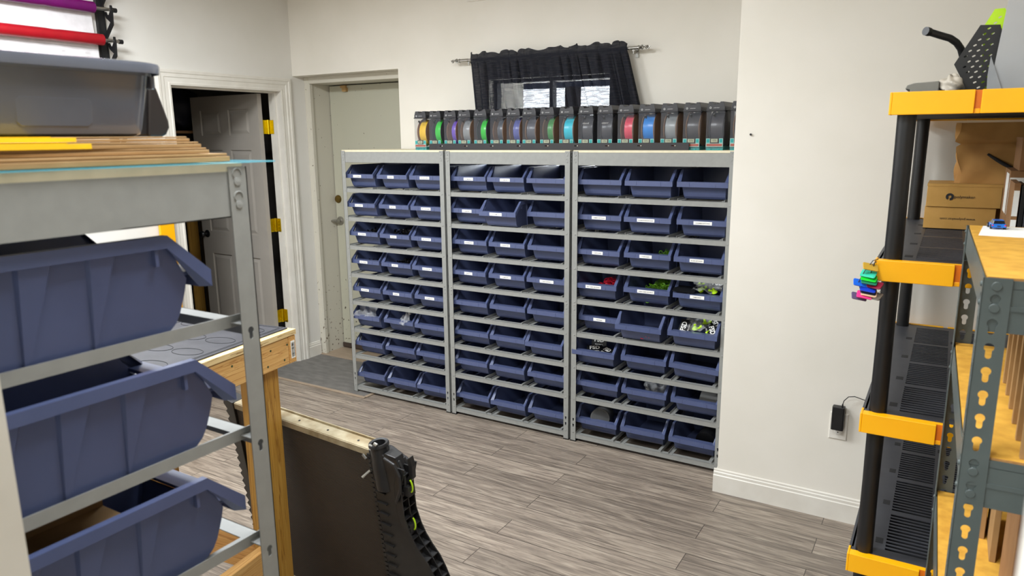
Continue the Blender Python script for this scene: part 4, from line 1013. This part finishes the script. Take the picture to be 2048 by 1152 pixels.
for (x, y) in ((820, 985), (824, 1060)):
    u0, v0 = PL(x-8, y); ubox(u0-.012, u0+.012, v0-.02, v0+.016, -.03, .0).build('clip_block', M_TANK, rad, bevel=.002)
# left tank with toothed outer edge
pts = [(.045, -.004), (-.01, -.012), (-.018, .01), (.0, .03)]
v = .03
while v < HB-.05:
    pts += [(-.012, v+.012), (.004, v+.03)]; v += .034
pts += [(.0, HB), (.045, HB)]
plate(pts, -.05, .008).build('side_tank', M_TANK, rad, bevel=.002)

# ------------------------------------------------------------------ yellow and black plastic shelving
M_BLS = mat('black_shelf_plastic', (54, 55, 60), .42, c2=(64, 65, 70), scale=9, detail=5); M_ORA = mat('orange_inside', (205, 110, 4), .5)
YX, YY, YW, YD = -.155, 2.112, .62, 1.17
ZY = [1.812, 1.384, .955, .527, .099]
ys = thing('plastic_shelving', 'black plastic shelving with bright yellow end trims by the cream wall', 'shelving', (YX, YY, 0))
for i, z in enumerate(ZY):
    tr_ = bpy.data.objects.new('shelf', None); C.objects.link(tr_); tr_.parent = ys; tr_.location = (0, 0, z)
    b = MB().box(.007, YW, .015, .05, -.05, -.012).box(.0005, .012, .051, YD-.052, -.05, -.003).box(YW-.012, YW, .05, YD-.05, -.05, -.003).box(0, YW, YD-.05, YD-.012, -.05, -.012)
    # deck with bands of slots
    x0s = [.092, .235, .395]; sw = .110
    b.box(.007, .092, .031, YD-.012, -.010, -.003).box(YW-.1, YW, .012, YD-.012, -.010, -.003)
    for k in range(2): b.box(x0s[k]+sw, x0s[k+1], .012, YD-.012, -.010, -.003)
    ny = 4; by0 = .055; bl = (YD-.11)/ny
    for x0 in x0s:
        b.box(x0, x0+sw, .012, by0, -.010, -.003).box(x0, x0+sw, YD-.055, YD-.012, -.010, -.003)
        for k in range(ny):
            ya = by0+k*bl
            b.box(x0, x0+sw, ya, ya+.022, -.010, -.003)
            ns = 12; p_ = (bl-.022)/ns
            for s in range(ns): b.box(x0, x0+sw, ya+.022+s*p_+p_*.66, ya+.022+(s+1)*p_, -.0055, -.003)
    b.build('slotted_deck', M_BLS, tr_)
    MB().box(.014, YW-.014, .052, YD-.054, -.049, -.046).build('slot_shade_plate', M_BLACKM, tr_)  # black plate added below the deck, paints the shade seen in the slots
    if i in (1, 2, 3):
        for k in range(4):
            for xx in (.064, .209): MB().box(xx, xx+.020, .11+k*.265, .142+k*.265, -.0032, -.0024).build('square_hole', M_INK, tr_)
    for nm, ya, yb in (('yellow_trim', 0, .014), ('rear_yellow_trim', YD-.014, YD)):
        b = MB(); g0 = .183; g1 = .197
        b.box(.006, g0, ya, yb, -.056, 0).box(g1, YW, ya, yb, -.056, 0)
        b.box(g0, g1, ya+(.008 if ya == 0 else 0), yb-(.0 if ya == 0 else .008), -.056, -.044) if True else 0
        b.box(0, YW, min(ya, YD-.03) if ya else .0, .03 if ya == 0 else yb, -.005, .0) if False else 0
        b.box(0, .006, ya if ya == 0 else ya-.035, yb+.035 if ya == 0 else yb, -.056, 0)
        if ya == 0: b.box(.006, YW, .014, .030, -.006, -.0005)
        o = b.build(nm, M_YEL, tr_, bevel=.0015); o['label'] = 'bright yellow trim'
        if ya == 0: MB().box(g0, g1, .009, .013, -.044, -.001).build('trim_notch', M_ORA, o)
for i in range(4):
    for (x, y) in ((.040, .045), (YW-.040, .045), (.040, YD-.045), (YW-.040, YD-.045)):
        MB().lathe([(.0225, ZY[i+1]-.003), (.0225, ZY[i+1]+.02), (.0215, (ZY[i]+ZY[i+1])/2), (.0225, ZY[i]-.05), (.0225, ZY[i]-.012)], (x, y, 0), 20).build('post', M_BLACK, ys, smooth=True)
for (x, y) in ((.040, .045), (YW-.040, .045), (.040, YD-.045), (YW-.040, YD-.045)):
    MB().cyl((x, y, 0), (x, y, .09), .022, 16).build('foot', M_BLACK, ys, smooth=True)
# things on the top tier
ZTp = ZY[0]
Yq = 2.32
def AP(px, py, Y=Yq): q = at_y(px, py, Y); return q
t = thing('bent_hose', 'bent black rubber hose standing on top of the yellow shelf', 'hose', (.0, Yq, ZTp))
pts = [(1852, 62), (1858, 63), (1880, 69), (1900, 74), (1913, 82), (1922, 94), (1927, 112), (1929, 140), (1930, 176)]
P3 = [AP(*p) for p in pts]; P3 = [Vector((p.x, Yq+.01*i, p.z))-Vector((0, Yq, ZTp)) for i, p in enumerate(P3)]
dense = []
for i in range(len(P3)-1):
    for k in range(4): dense.append(P3[i].lerp(P3[i+1], k/4))
dense.append(Vector((P3[-1].x, P3[-1].y, .001)))
MB().tube(dense, .0092, 12).build('hose', M_BLACK, t, smooth=True)
MB().cyl(P3[0]-Vector((.001, 0, 0)), P3[1], .0112, 14).build('end_cuff', M_BLACK, t, smooth=True)
MB().cyl(Vector((P3[-1].x, P3[-1].y, .0)), P3[-2].lerp(P3[-1], .3), .0108, 12).build('grey_collar', M_STEEL, t, smooth=True)
def slot(cx, cz, L_, w_, a):
    pts = []
    for k in range(7): t_ = pi/2+pi*k/6; pts.append((-L_/2+w_/2*cos(t_), w_/2*sin(t_)))
    for k in range(7): t_ = -pi/2+pi*k/6; pts.append((L_/2+w_/2*cos(t_), w_/2*sin(t_)))
    return [(cx+x*cos(a)-z*sin(a), cz+x*sin(a)+z*cos(a)) for x, z in pts]
def inpoly(x, z, P):
    c = False; j = len(P)-1
    for i in range(len(P)):
        if (P[i][1] > z) != (P[j][1] > z) and x < (P[j][0]-P[i][0])*(z-P[i][1])/(P[j][1]-P[i][1])+P[i][0]: c = not c
        j = i
    return c
def perf(name, pxs, m, label, Y, th=.003, sl=True, a=.5, base=None):
    P = [(AP(x, y, Y).x, AP(x, y, Y).z) for x, y in pxs]; P = [(x, max(z, ZTp+.0005)) for x, z in P]
    hs = []
    if sl:
        xs = [p[0] for p in P]; zs = [p[1] for p in P]
        z = min(zs)+.008; row = 0
        while z < max(zs):
            x = min(xs)+.006+(row % 2)*.009
            while x < max(xs):
                if all(inpoly(x+dx, z+dz, P) for dx in (-.009, .009) for dz in (-.006, .006)): hs.append(slot(x, z, .0045, .0038, a))
                x += .0185
            z += .0135; row += 1
    o = MB().holed(P, hs, Y, Y+th, 'Y').build(name, m); tag(o, label, 'panel'); return o
perf('perforated_panel', [(1908, 129), (1961, 50), (2001, 49), (2004, 60), (1985, 180), (1934, 180), (1925, 163)], M_BLACK, 'black slotted angular panel standing on the yellow shelf', 2.345)
perf('perforated_panel', [(1968, 52), (1990, 18), (2010, 16), (2014, 22), (2004, 100), (1975, 180), (1960, 180)], M_GRN, 'lime green angular panel behind the black slotted one', 2.365, a=.6)
M_PANG = mat('light_grey_sheet', (168, 170, 172), .4, c2=(174, 176, 178), scale=4)
perf('grey_sheet', [(2018, -4), (1978, 181), (2200, 181), (2240, -200), (2062, -200)], M_PANG, 'large light grey sheet standing at the right end of the top', 2.30, sl=False, th=.006)
perf('grey_sheet', [(1982, 112), (2004, 181), (1973, 181), (1975, 150)], mat('pale_grey_sheet', (140, 143, 146), .5), 'small pale grey triangular sheet edge before the large sheet', 2.285, sl=False, th=.004)
a0 = AP(1811, 178); a1 = AP(1880, 158)
t = MB().prism([(a0.x, ZTp+.016), (a0.x+.004, ZTp+.026), (a0.x+.02, ZTp+.031), (a1.x, ZTp+.034), (a1.x, ZTp), (a0.x+.012, ZTp), (a0.x+.012, ZTp+.014)], Yq-.02, Yq+.14, 'Y').build('grey_tray', mat('olive_grey_plastic', (116, 114, 106), .5), bevel=.002)
tag(t, 'grey plastic tray upside down at the left end of the yellow top', 'tray')
rr = random.Random(5)
def blob(name, c, sx, sy, sz, m, label, cat, amp=.25, seed=1, n=20):
    r0 = random.Random(seed); ph = [r0.uniform(0, 6) for _ in range(5)]
    def fn(u, v):
        a = 2*pi*u; e = pi*(v-.5); k = 1+amp*(sin(3*a+ph[0])*cos(2*e+ph[1])*.5+.4*sin(5*a+4*e+ph[2])+.3*sin(7*e+2*a+ph[3]))
        return (c[0]+sx*k*cos(a)*cos(e), c[1]+sy*k*sin(a)*cos(e), max(c[2], c[2]+sz+sz*k*sin(e)))
    o = MB().grid(fn, 2*n, n).build(name, m, smooth=True); tag(o, label, cat); return o
q0 = AP(1903, 178)
blob('crumpled_wrap', (q0.x, Yq, ZTp+.0), .027, .03, .023, mat('milky_plastic', (184, 176, 162), .5), 'crumpled milky plastic lump beside the black slotted panel', 'wrap', .3, 3)
def hang(u, v):
    return (.0+.36*u, 2.16+.5*v, ZTp-.014-.010*abs(sin(9*u+4*v))-.006*sin(15*v+3*u)-.010*v*u)
t = MB().grid(hang, 30, 24).build('plastic_sheet', clear('grey_film', (170, 172, 176), .35, .2), solid=.0005); tag(t, 'clear plastic wrap sagging under the top yellow tier', 'wrap')

# things on the second tier
Z2 = ZY[1]
def carton(name, x0, x1, y0, y1, z0, z1, label, cat='box', m=M_CARD, lid=True):
    t = thing(name, label, cat, ((x0+x1)/2, (y0+y1)/2, z0)); X, Y_, Z_ = (x1-x0)/2, (y1-y0)/2, z1-z0
    MB().box(-X, X, -Y_, Y_, 0, Z_).build('carton', m, t, bevel=.001)
    if lid: MB().box(-X-.0012, X+.0012, -Y_-.0012, Y_+.0012, Z_-.008, Z_+.0006).build('lid_flap', m, t)
    return t, X, Y_, Z_
M_POLY = mat('golden_kraft', (186, 142, 70), .7, c2=(198, 152, 80), scale=12)
zA = at_y(1848, 412, 2.93).z; zT = at_y(1850, 367, 2.93).z
xa = at_y(1847, 440, 2.93).x; xb = at_y(1990, 440, 2.93).x; xc = at_y(2003, 400, 2.93).x
t, X, Y_, Z_ = carton('kraft_box', xa, xb, 2.93, 3.14, Z2, zA-.001, 'kraft box under the other, web address printed upside down', m=M_POLY, lid=False)
text('box_text', 'www.polymaker.com', .0122, M_INK, t, (-.004, -Y_-.0006, Z_*.46), (pi/2, pi, 0), .0001)
t, X, Y_, Z_ = carton('kraft_box', xa+.002, xc, 2.925, 3.14, zA, zT, 'kraft box with round black logo, on top of another kraft box', m=M_POLY)
text('box_text', 'polymaker', .0142, M_INK, t, (.004, -Y_-.0016, Z_*.45), FRONT, .0001)
b = MB(); R1, R2 = .0122, .0046
pp = [(R1*cos(a), R1*sin(a)) for a in [radians(-88+k*12.4) for k in range(27)]]+[(R2*cos(a), R2*sin(a)) for a in [radians(-88+26*12.4-k*12.4) for k in range(27)]]
b.prism([(x-.040, z+Z_*.45) for x, z in pp], -Y_-.0016, -Y_-.0012, 'Y').build('logo', M_INK, t)
# paper bag
M_BAG = mat('crumpled_kraft_paper', (186, 140, 78), .85, c2=(160, 116, 62), scale=7, bump=.6, bscale=26)
t = thing('paper_bag', 'crumpled brown paper bag behind the kraft boxes', 'paper bag', (.17, 3.05, Z2+.0))
def bagf(u, v):
    a = 2*pi*u; x = .155*max(-1, min(1, 1.5*cos(a))); y = .07*max(-1, min(1, 1.5*sin(a))); z = .36*v
    k = 1+.05*sin(5*a+9*v)+.04*sin(11*a-14*v)
    if v > .80: k *= 1.05
    if .78 < v < .82: k *= .93
    return (x*k, y*k, z)
MB().grid(bagf, 60, 40).build('paper', M_BAG, t, smooth=True)
pts = [(-.075+.13*k/12, -.0735, .235-.045*sin(pi*.5*k/12)+.02*(1-k/12)) for k in range(13)]
MB().tube(pts, [.0015+.0045*sin(pi*min(1, .15+k/13)) for k in range(13)], 8).build('printed_arc', M_INK, t)
# white labelled cartons and dark sleeves to the right
t, X, Y_, Z_ = carton('brown_carton', .165, .44, 2.60, 2.86, 1.600, 1.695, 'dark brown carton high up at the right edge, on others', m=M_CARDD)
t, X, Y_, Z_ = carton('labelled_carton', .148, .44, 2.64, 2.90, Z2, 1.598, 'tall brown carton with white label under the dark brown one', m=M_CARDD, lid=False)
MB().box(-X-.0015, -X-.0004, -.10, .02, Z_-.13, Z_-.01).box(-X+.0, -X+.05, -Y_-.0014, -Y_-.0003, Z_-.13, Z_-.02).build('white_label', M_WHITE, t)
for k, (xx, hh, cm, lab) in enumerate(((.148, .19, M_CARDD, 'narrow brown upright carton with white end label'), (.166, .185, M_BLACK, 'first black upright sleeve beside the narrow brown carton'), (.178, .18, M_BLS, 'second black upright sleeve at the right edge'), (.190, .182, M_BLACK, 'third black upright sleeve at the right edge'))):
    t, X, Y_, Z_ = carton('upright_carton' if k == 0 else 'black_sleeve', xx, xx+(.015 if k == 0 else .010), 2.42, 2.62, Z2, Z2+hh, lab, 'carton' if k == 0 else 'sleeve', cm, lid=False)
    if k == 0: MB().box(-X+.001, X-.001, -Y_-.001, -Y_-.0002, .02, .09).box(-X+.001, X-.001, -Y_-.001, -Y_-.0002, .10, .17).build('white_label', M_WHITE, t)

# key tags hanging from the corner of the second tier
ring = thing('tag_cord', 'black cord looped on the yellow corner, holding coloured tags', 'cord', (YX-.02, YY-.012, Z2-.03))
MB().tube([(.03, .0, .034), (.018, -.004, .030), (.0, -.006, .0), (-.012, -.008, -.03), (.0, -.006, -.07), (.008, -.004, -.04), (.016, -.004, .0), (.024, -.004, .03)], .0012, 6).build('cord', M_BLACK, ring)
KT = [((52, 190, 160), 1745-8, 548, .9, 'turquoise'), ((20, 200, 50), 1738, 556, .6, 'bright green'), ((30, 120, 90), 1739, 562, .6, 'dark green'), ((30, 100, 220), 1722, 566, .2, 'light blue'), ((130, 20, 50), 1750, 570, 1.2, 'maroon'),
      ((24, 60, 190), 1736, 577, .5, 'royal blue'), ((40, 44, 60), 1737, 582, .5, 'navy'), ((232, 190, 160), 1738, 586, .5, 'peach'), ((236, 60, 140), 1729, 590, .4, 'pink'), ((98, 84, 120), 1718, 593, .1, 'dull purple'), ((90, 80, 70), 1750, 592, 1.4, 'brown'), ((200, 160, 60), 1741, 534, .1, 'gold')]
for i, (c, x, y, a, nm) in enumerate(KT):
    q = at_y(x, y, 2.095-.002*(i % 3))
    t = thing('key_tag', nm+' key tag hanging at the shelf corner', 'key tag', (q.x, q.y, q.z), 0, 'coloured key tags')
    b = MB().rbox(-.019, .019, -.012, .012, -.0016, .0016, .004); o = b.build('tag', mat('tag_'+nm.replace(' ', '_'), c, .35), t, bevel=.0006)
    o.rotation_euler = (radians(38), radians(12-8*a), radians(25-40*a))
    MB().tube([(.0, .004, .0), (.006, .006, .008), (.014, .006, .014)], .0008, 5).build('loop', M_STEEL, t)

# ------------------------------------------------------------------ grey-green steel shelving at the right
M_GUN = mat('grey_green_steel', (74, 83, 82), .42, c2=(79, 88, 87), scale=14, spec=.5); M_PB = mat('yellow_particle_board', (222, 170, 68), .6, c2=(198, 146, 54), scale=26, detail=7)
M_PBE = mat('particle_board_edge', (150, 108, 58), .8, c2=(176, 130, 74), scale=60)
GX, GY0, GY1, GX1 = .057, 1.33, 2.085, .97
gr = thing('steel_shelving', 'grey-green slotted steel shelving with yellow boards, close at the right', 'shelving', (GX, GY0, 0), radians(1.2))
ZG = [1.490, 1.194, .790, .36]
zk = [1.452-.0393*k for k in range(37)]
def gpost(x, sx, y, sy, nm='post'):
    b = MB(); w = .039; used = set()
    for z in ZG:
        used |= {k for k in range(37) if z-.060 < zk[k] < z-.005}
    hs = [keyhole(x+sx*.019, z+.004, .0072) for k, z in enumerate(zk)]
    xs = sorted((x, x+sx*w)); ys_ = sorted((y, y+sy*w))
    b.holed([(xs[0], 0), (xs[1], 0), (xs[1], 1.489), (xs[0], 1.489)], hs, y, y+sy*.002, 'Y')
    b.holed([(ys_[0], 0), (ys_[1], 0), (ys_[1], 1.489), (ys_[0], 1.489)], [[(y+sy*.019+(px_-x-sx*.019), pz_) for px_, pz_ in h] for h in hs], x, x+sx*.002, 'X')
    for k in used | {99}:
        z = 1.482 if k == 99 else zk[k]
        b.lathe([(.0074, sy*.003), (.0074, -sy*.0008), (.0066, -sy*.0016), (0, -sy*.0017)], (x+sx*.019, y, z-(.011 if k != 99 else .006)), 18, 'Y')
        b.lathe([(.005, 0), (.004, -sx*.002), (0, -sx*.003)], (x, y+sy*.019, z-.006), 10, 'X')
    b.build(nm, M_GUN, gr)
for (x, sx) in ((0, 1), (GX1-GX, -1)):
    for (y, sy) in ((0, 1), (GY1-GY0, -1)): gpost(x, sx, y, sy)
for i, z in enumerate(ZG):
    sh = bpy.data.objects.new('shelf', None); C.objects.link(sh); sh.parent = gr; sh.location = (0, 0, z)
    X1 = GX1-GX; Y1 = GY1-GY0
    o = MB().box(.006, X1-.006, .006, Y1-.006, -.016, 0).build('board', M_PB, sh)
    MB().box(.006, X1-.006, .0048, .006, -.0155, -.0005).build('board_edge', M_PBE, sh)
    for ya, s in ((.0025, 1), (Y1-.0025, -1)):
        b = MB().box(.003, X1-.003, ya, ya+s*.0018, -.086, -.004).box(.003, X1-.003, ya, ya+s*.010, -.0875, -.086).box(.003, X1-.003, ya, ya+s*.02, -.018, -.0165)
        b.box(.003, X1-.003, ya-s*.0015, ya, -.052, -.044); b.build('beam', M_GUN, sh)
    for xa, s in ((.0025, 1), (X1-.0025, -1)):
        MB().box(xa, xa+s*.0018, .004, Y1-.004, -.060, -.004).box(xa, xa+s*.010, .004, Y1-.004, -.0615, -.060).build('side_beam', M_GUN, sh)
# paper and toy car on its top board
ZB = ZG[0]
q = at_z(1956, 449, ZB); 
t = MB().box(0, .26, -.11, .085, 0, .0008).build('paper_sheet', M_WHITE, loc=(GX+.012, 1.985, ZB+.0002)); t.rotation_euler = (0, 0, radians(-4)); tag(t, 'white paper sheet under the toy car on the steel shelf', 'paper')
M_CARB = mat('blue_metallic_paint', (30, 112, 214), .22, metal=.3, c2=(36, 120, 222)); M_CG = mat('dark_car_glass', (18, 24, 34), .1)
cq = at_y(1993, 452, 2.03)
car = thing('toy_car', 'small blue toy hatchback on white paper, seen from behind', 'toy car', (cq.x, 2.03, ZB+.0012), radians(6)); car.scale = (.86, .86, .86)
b = MB()
sec = [(-.036, .006, .0165, .013), (-.035, .005, .0165, .0145), (.0, .005, .0165, .0150), (.024, .005, .0160, .0145), (.036, .006, .0145, .011)]
loops = [];
def carsec(y, z0, hw_, z1): return [(-hw_, y, z0), (hw_, y, z0), (hw_*1.0, y, (z0+z1)/2), (hw_*.93, y, z1), (-hw_*.93, y, z1), (-hw_, y, (z0+z1)/2)]
vs = []; [vs.extend(carsec(*s)) for s in sec]; m_ = 6
b.add(vs, [(i*m_+j, i*m_+(j+1) % m_, (i+1)*m_+(j+1) % m_, (i+1)*m_+j) for i in range(4) for j in range(6)]+[tuple(range(6))[::-1], tuple(range(24, 30))])
b.build('car_body', M_CARB, car, bevel=.0015, smooth=True)
b = MB(); lo = [(-.0145, -.0345), (.0145, -.0345), (.0145, .014), (-.0145, .014)]; hi = [(-.0118, -.031), (.0118, -.031), (.0118, .002), (-.0118, .002)]
b.add([(x, y, .0142) for x, y in lo]+[(x, y, .0235) for x, y in hi], [(0,1,5,4), (1,2,6,5), (2,3,7,6), (3,0,4,7), (4,5,6,7)]); b.build('cabin', M_CG, car, bevel=.0008)
MB().box(-.0118, .0118, -.031, .001, .0233, .0245).box(-.0145, .0145, -.036, -.033, .014, .0152).build('roof', M_CARB, car, bevel=.0006)
for x in (-.0155, .0155):
    for y in (-.022, .022):
        w_ = MB().lathe([(.0058, -.003), (.0062, -.002), (.0062, .002), (.0058, .003)], (x, y, .0062), 16, 'X').build('wheel', M_BLACK, car)
        MB().lathe([(.0038, -.0034), (.0038, .0034)], (x, y, .0062), 12, 'X').build('wheel_rim', M_STEEL, w_)
MB().box(-.016, -.0125, -.0366, -.0356, .0095, .0125).box(.0125, .016, -.0366, -.0356, .0095, .0125).build('tail_lamp', M_REDP, car)
MB().box(-.0042, .0042, -.0366, -.0356, .0075, .0105).build('number_plate', M_INK, car)
t = MB().lathe([(.0, 0), (.03, 0), (.032, .01), (.030, .10), (.012, .118), (.012, .13), (0, .13)], (0, 0, 0), 24).build('white_bottle', M_WHITE, smooth=True, loc=(.205, 2.0, ZB)); tag(t, 'white bottle at the right edge, beyond the toy car', 'bottle')
# upright cartons on the lower boards
spec = [(1.455, .012, .225), (1.52, .014, .23), (1.60, .012, .22), (1.69, .014, .235), (1.78, .012, .225), (1.88, .015, .23)]
for k, (y, w_, h_) in enumerate(spec):
    fa = at_z(2040, 925, ZG[1]); fb = at_z(2006, 770, ZG[1]); x0 = fa.x+(fb.x-fa.x)*k/5; y = fa.y+(fb.y-fa.y)*k/5+.02
    lab = ['first', 'second', 'third', 'fourth', 'fifth', 'sixth'][k]+' flat carton standing on edge, counted from the near post, middle steel shelf'
    t = thing('flat_carton', lab, 'carton', (x0, y, ZG[1]), 0, 'flat cartons on the middle steel shelf')
    MB().box(0, .30, -w_/2, w_/2, 0, h_-.02).build('carton', M_CARD, t, bevel=.001)
    MB().box(.003, .30, w_/2, w_/2+.004, .002, h_-.024).build('white_liner', M_WHITE, t)
for k, (x, y, w_, d_, h_, m_c) in enumerate(((.165, 1.60, .30, .20, .29, M_CARDD), (.150, 1.84, .012, .16, .30, M_CARD), (.130, 1.92, .014, .12, .30, M_CARD))):
    carton('brown_box', x, x+w_, y-d_/2, y+d_/2, ZG[2], ZG[2]+h_, ['large brown box standing on the lower steel shelf', 'thin upright carton behind the large brown box', 'thin upright carton furthest back on the lower steel shelf'][k], 'box', m_c, lid=False)

# ------------------------------------------------------------------ inside the store room beyond the open door
def SP(px, py, X): return at_x(px, py, X)
q = SP(362, 235, -5.35)
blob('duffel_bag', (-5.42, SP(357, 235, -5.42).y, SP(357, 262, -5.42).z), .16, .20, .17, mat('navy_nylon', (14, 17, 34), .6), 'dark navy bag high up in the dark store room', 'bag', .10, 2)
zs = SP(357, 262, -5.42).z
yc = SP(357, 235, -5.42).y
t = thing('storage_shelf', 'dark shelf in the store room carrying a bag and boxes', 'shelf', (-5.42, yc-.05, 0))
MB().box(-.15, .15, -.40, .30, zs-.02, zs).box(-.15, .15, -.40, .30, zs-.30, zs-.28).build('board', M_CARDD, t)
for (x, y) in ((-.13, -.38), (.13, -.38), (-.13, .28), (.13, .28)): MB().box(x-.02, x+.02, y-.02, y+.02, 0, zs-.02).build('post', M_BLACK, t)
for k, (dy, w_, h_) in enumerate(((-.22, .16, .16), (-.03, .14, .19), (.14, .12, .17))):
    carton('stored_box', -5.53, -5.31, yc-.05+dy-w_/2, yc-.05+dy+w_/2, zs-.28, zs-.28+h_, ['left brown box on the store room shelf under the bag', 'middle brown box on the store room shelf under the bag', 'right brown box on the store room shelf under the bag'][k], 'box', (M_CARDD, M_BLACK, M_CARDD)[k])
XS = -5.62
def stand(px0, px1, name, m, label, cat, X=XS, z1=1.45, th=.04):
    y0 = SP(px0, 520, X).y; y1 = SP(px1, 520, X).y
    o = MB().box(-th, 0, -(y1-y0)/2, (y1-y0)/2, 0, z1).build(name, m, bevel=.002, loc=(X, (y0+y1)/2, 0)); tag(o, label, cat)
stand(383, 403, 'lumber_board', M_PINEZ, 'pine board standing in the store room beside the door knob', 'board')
stand(371, 381, 'dark_gap_strip', M_BLACK, 'narrow black strip put in as shade left of the store room pine board', 'case', XS+.05)  # black strip added where the opening is only dark
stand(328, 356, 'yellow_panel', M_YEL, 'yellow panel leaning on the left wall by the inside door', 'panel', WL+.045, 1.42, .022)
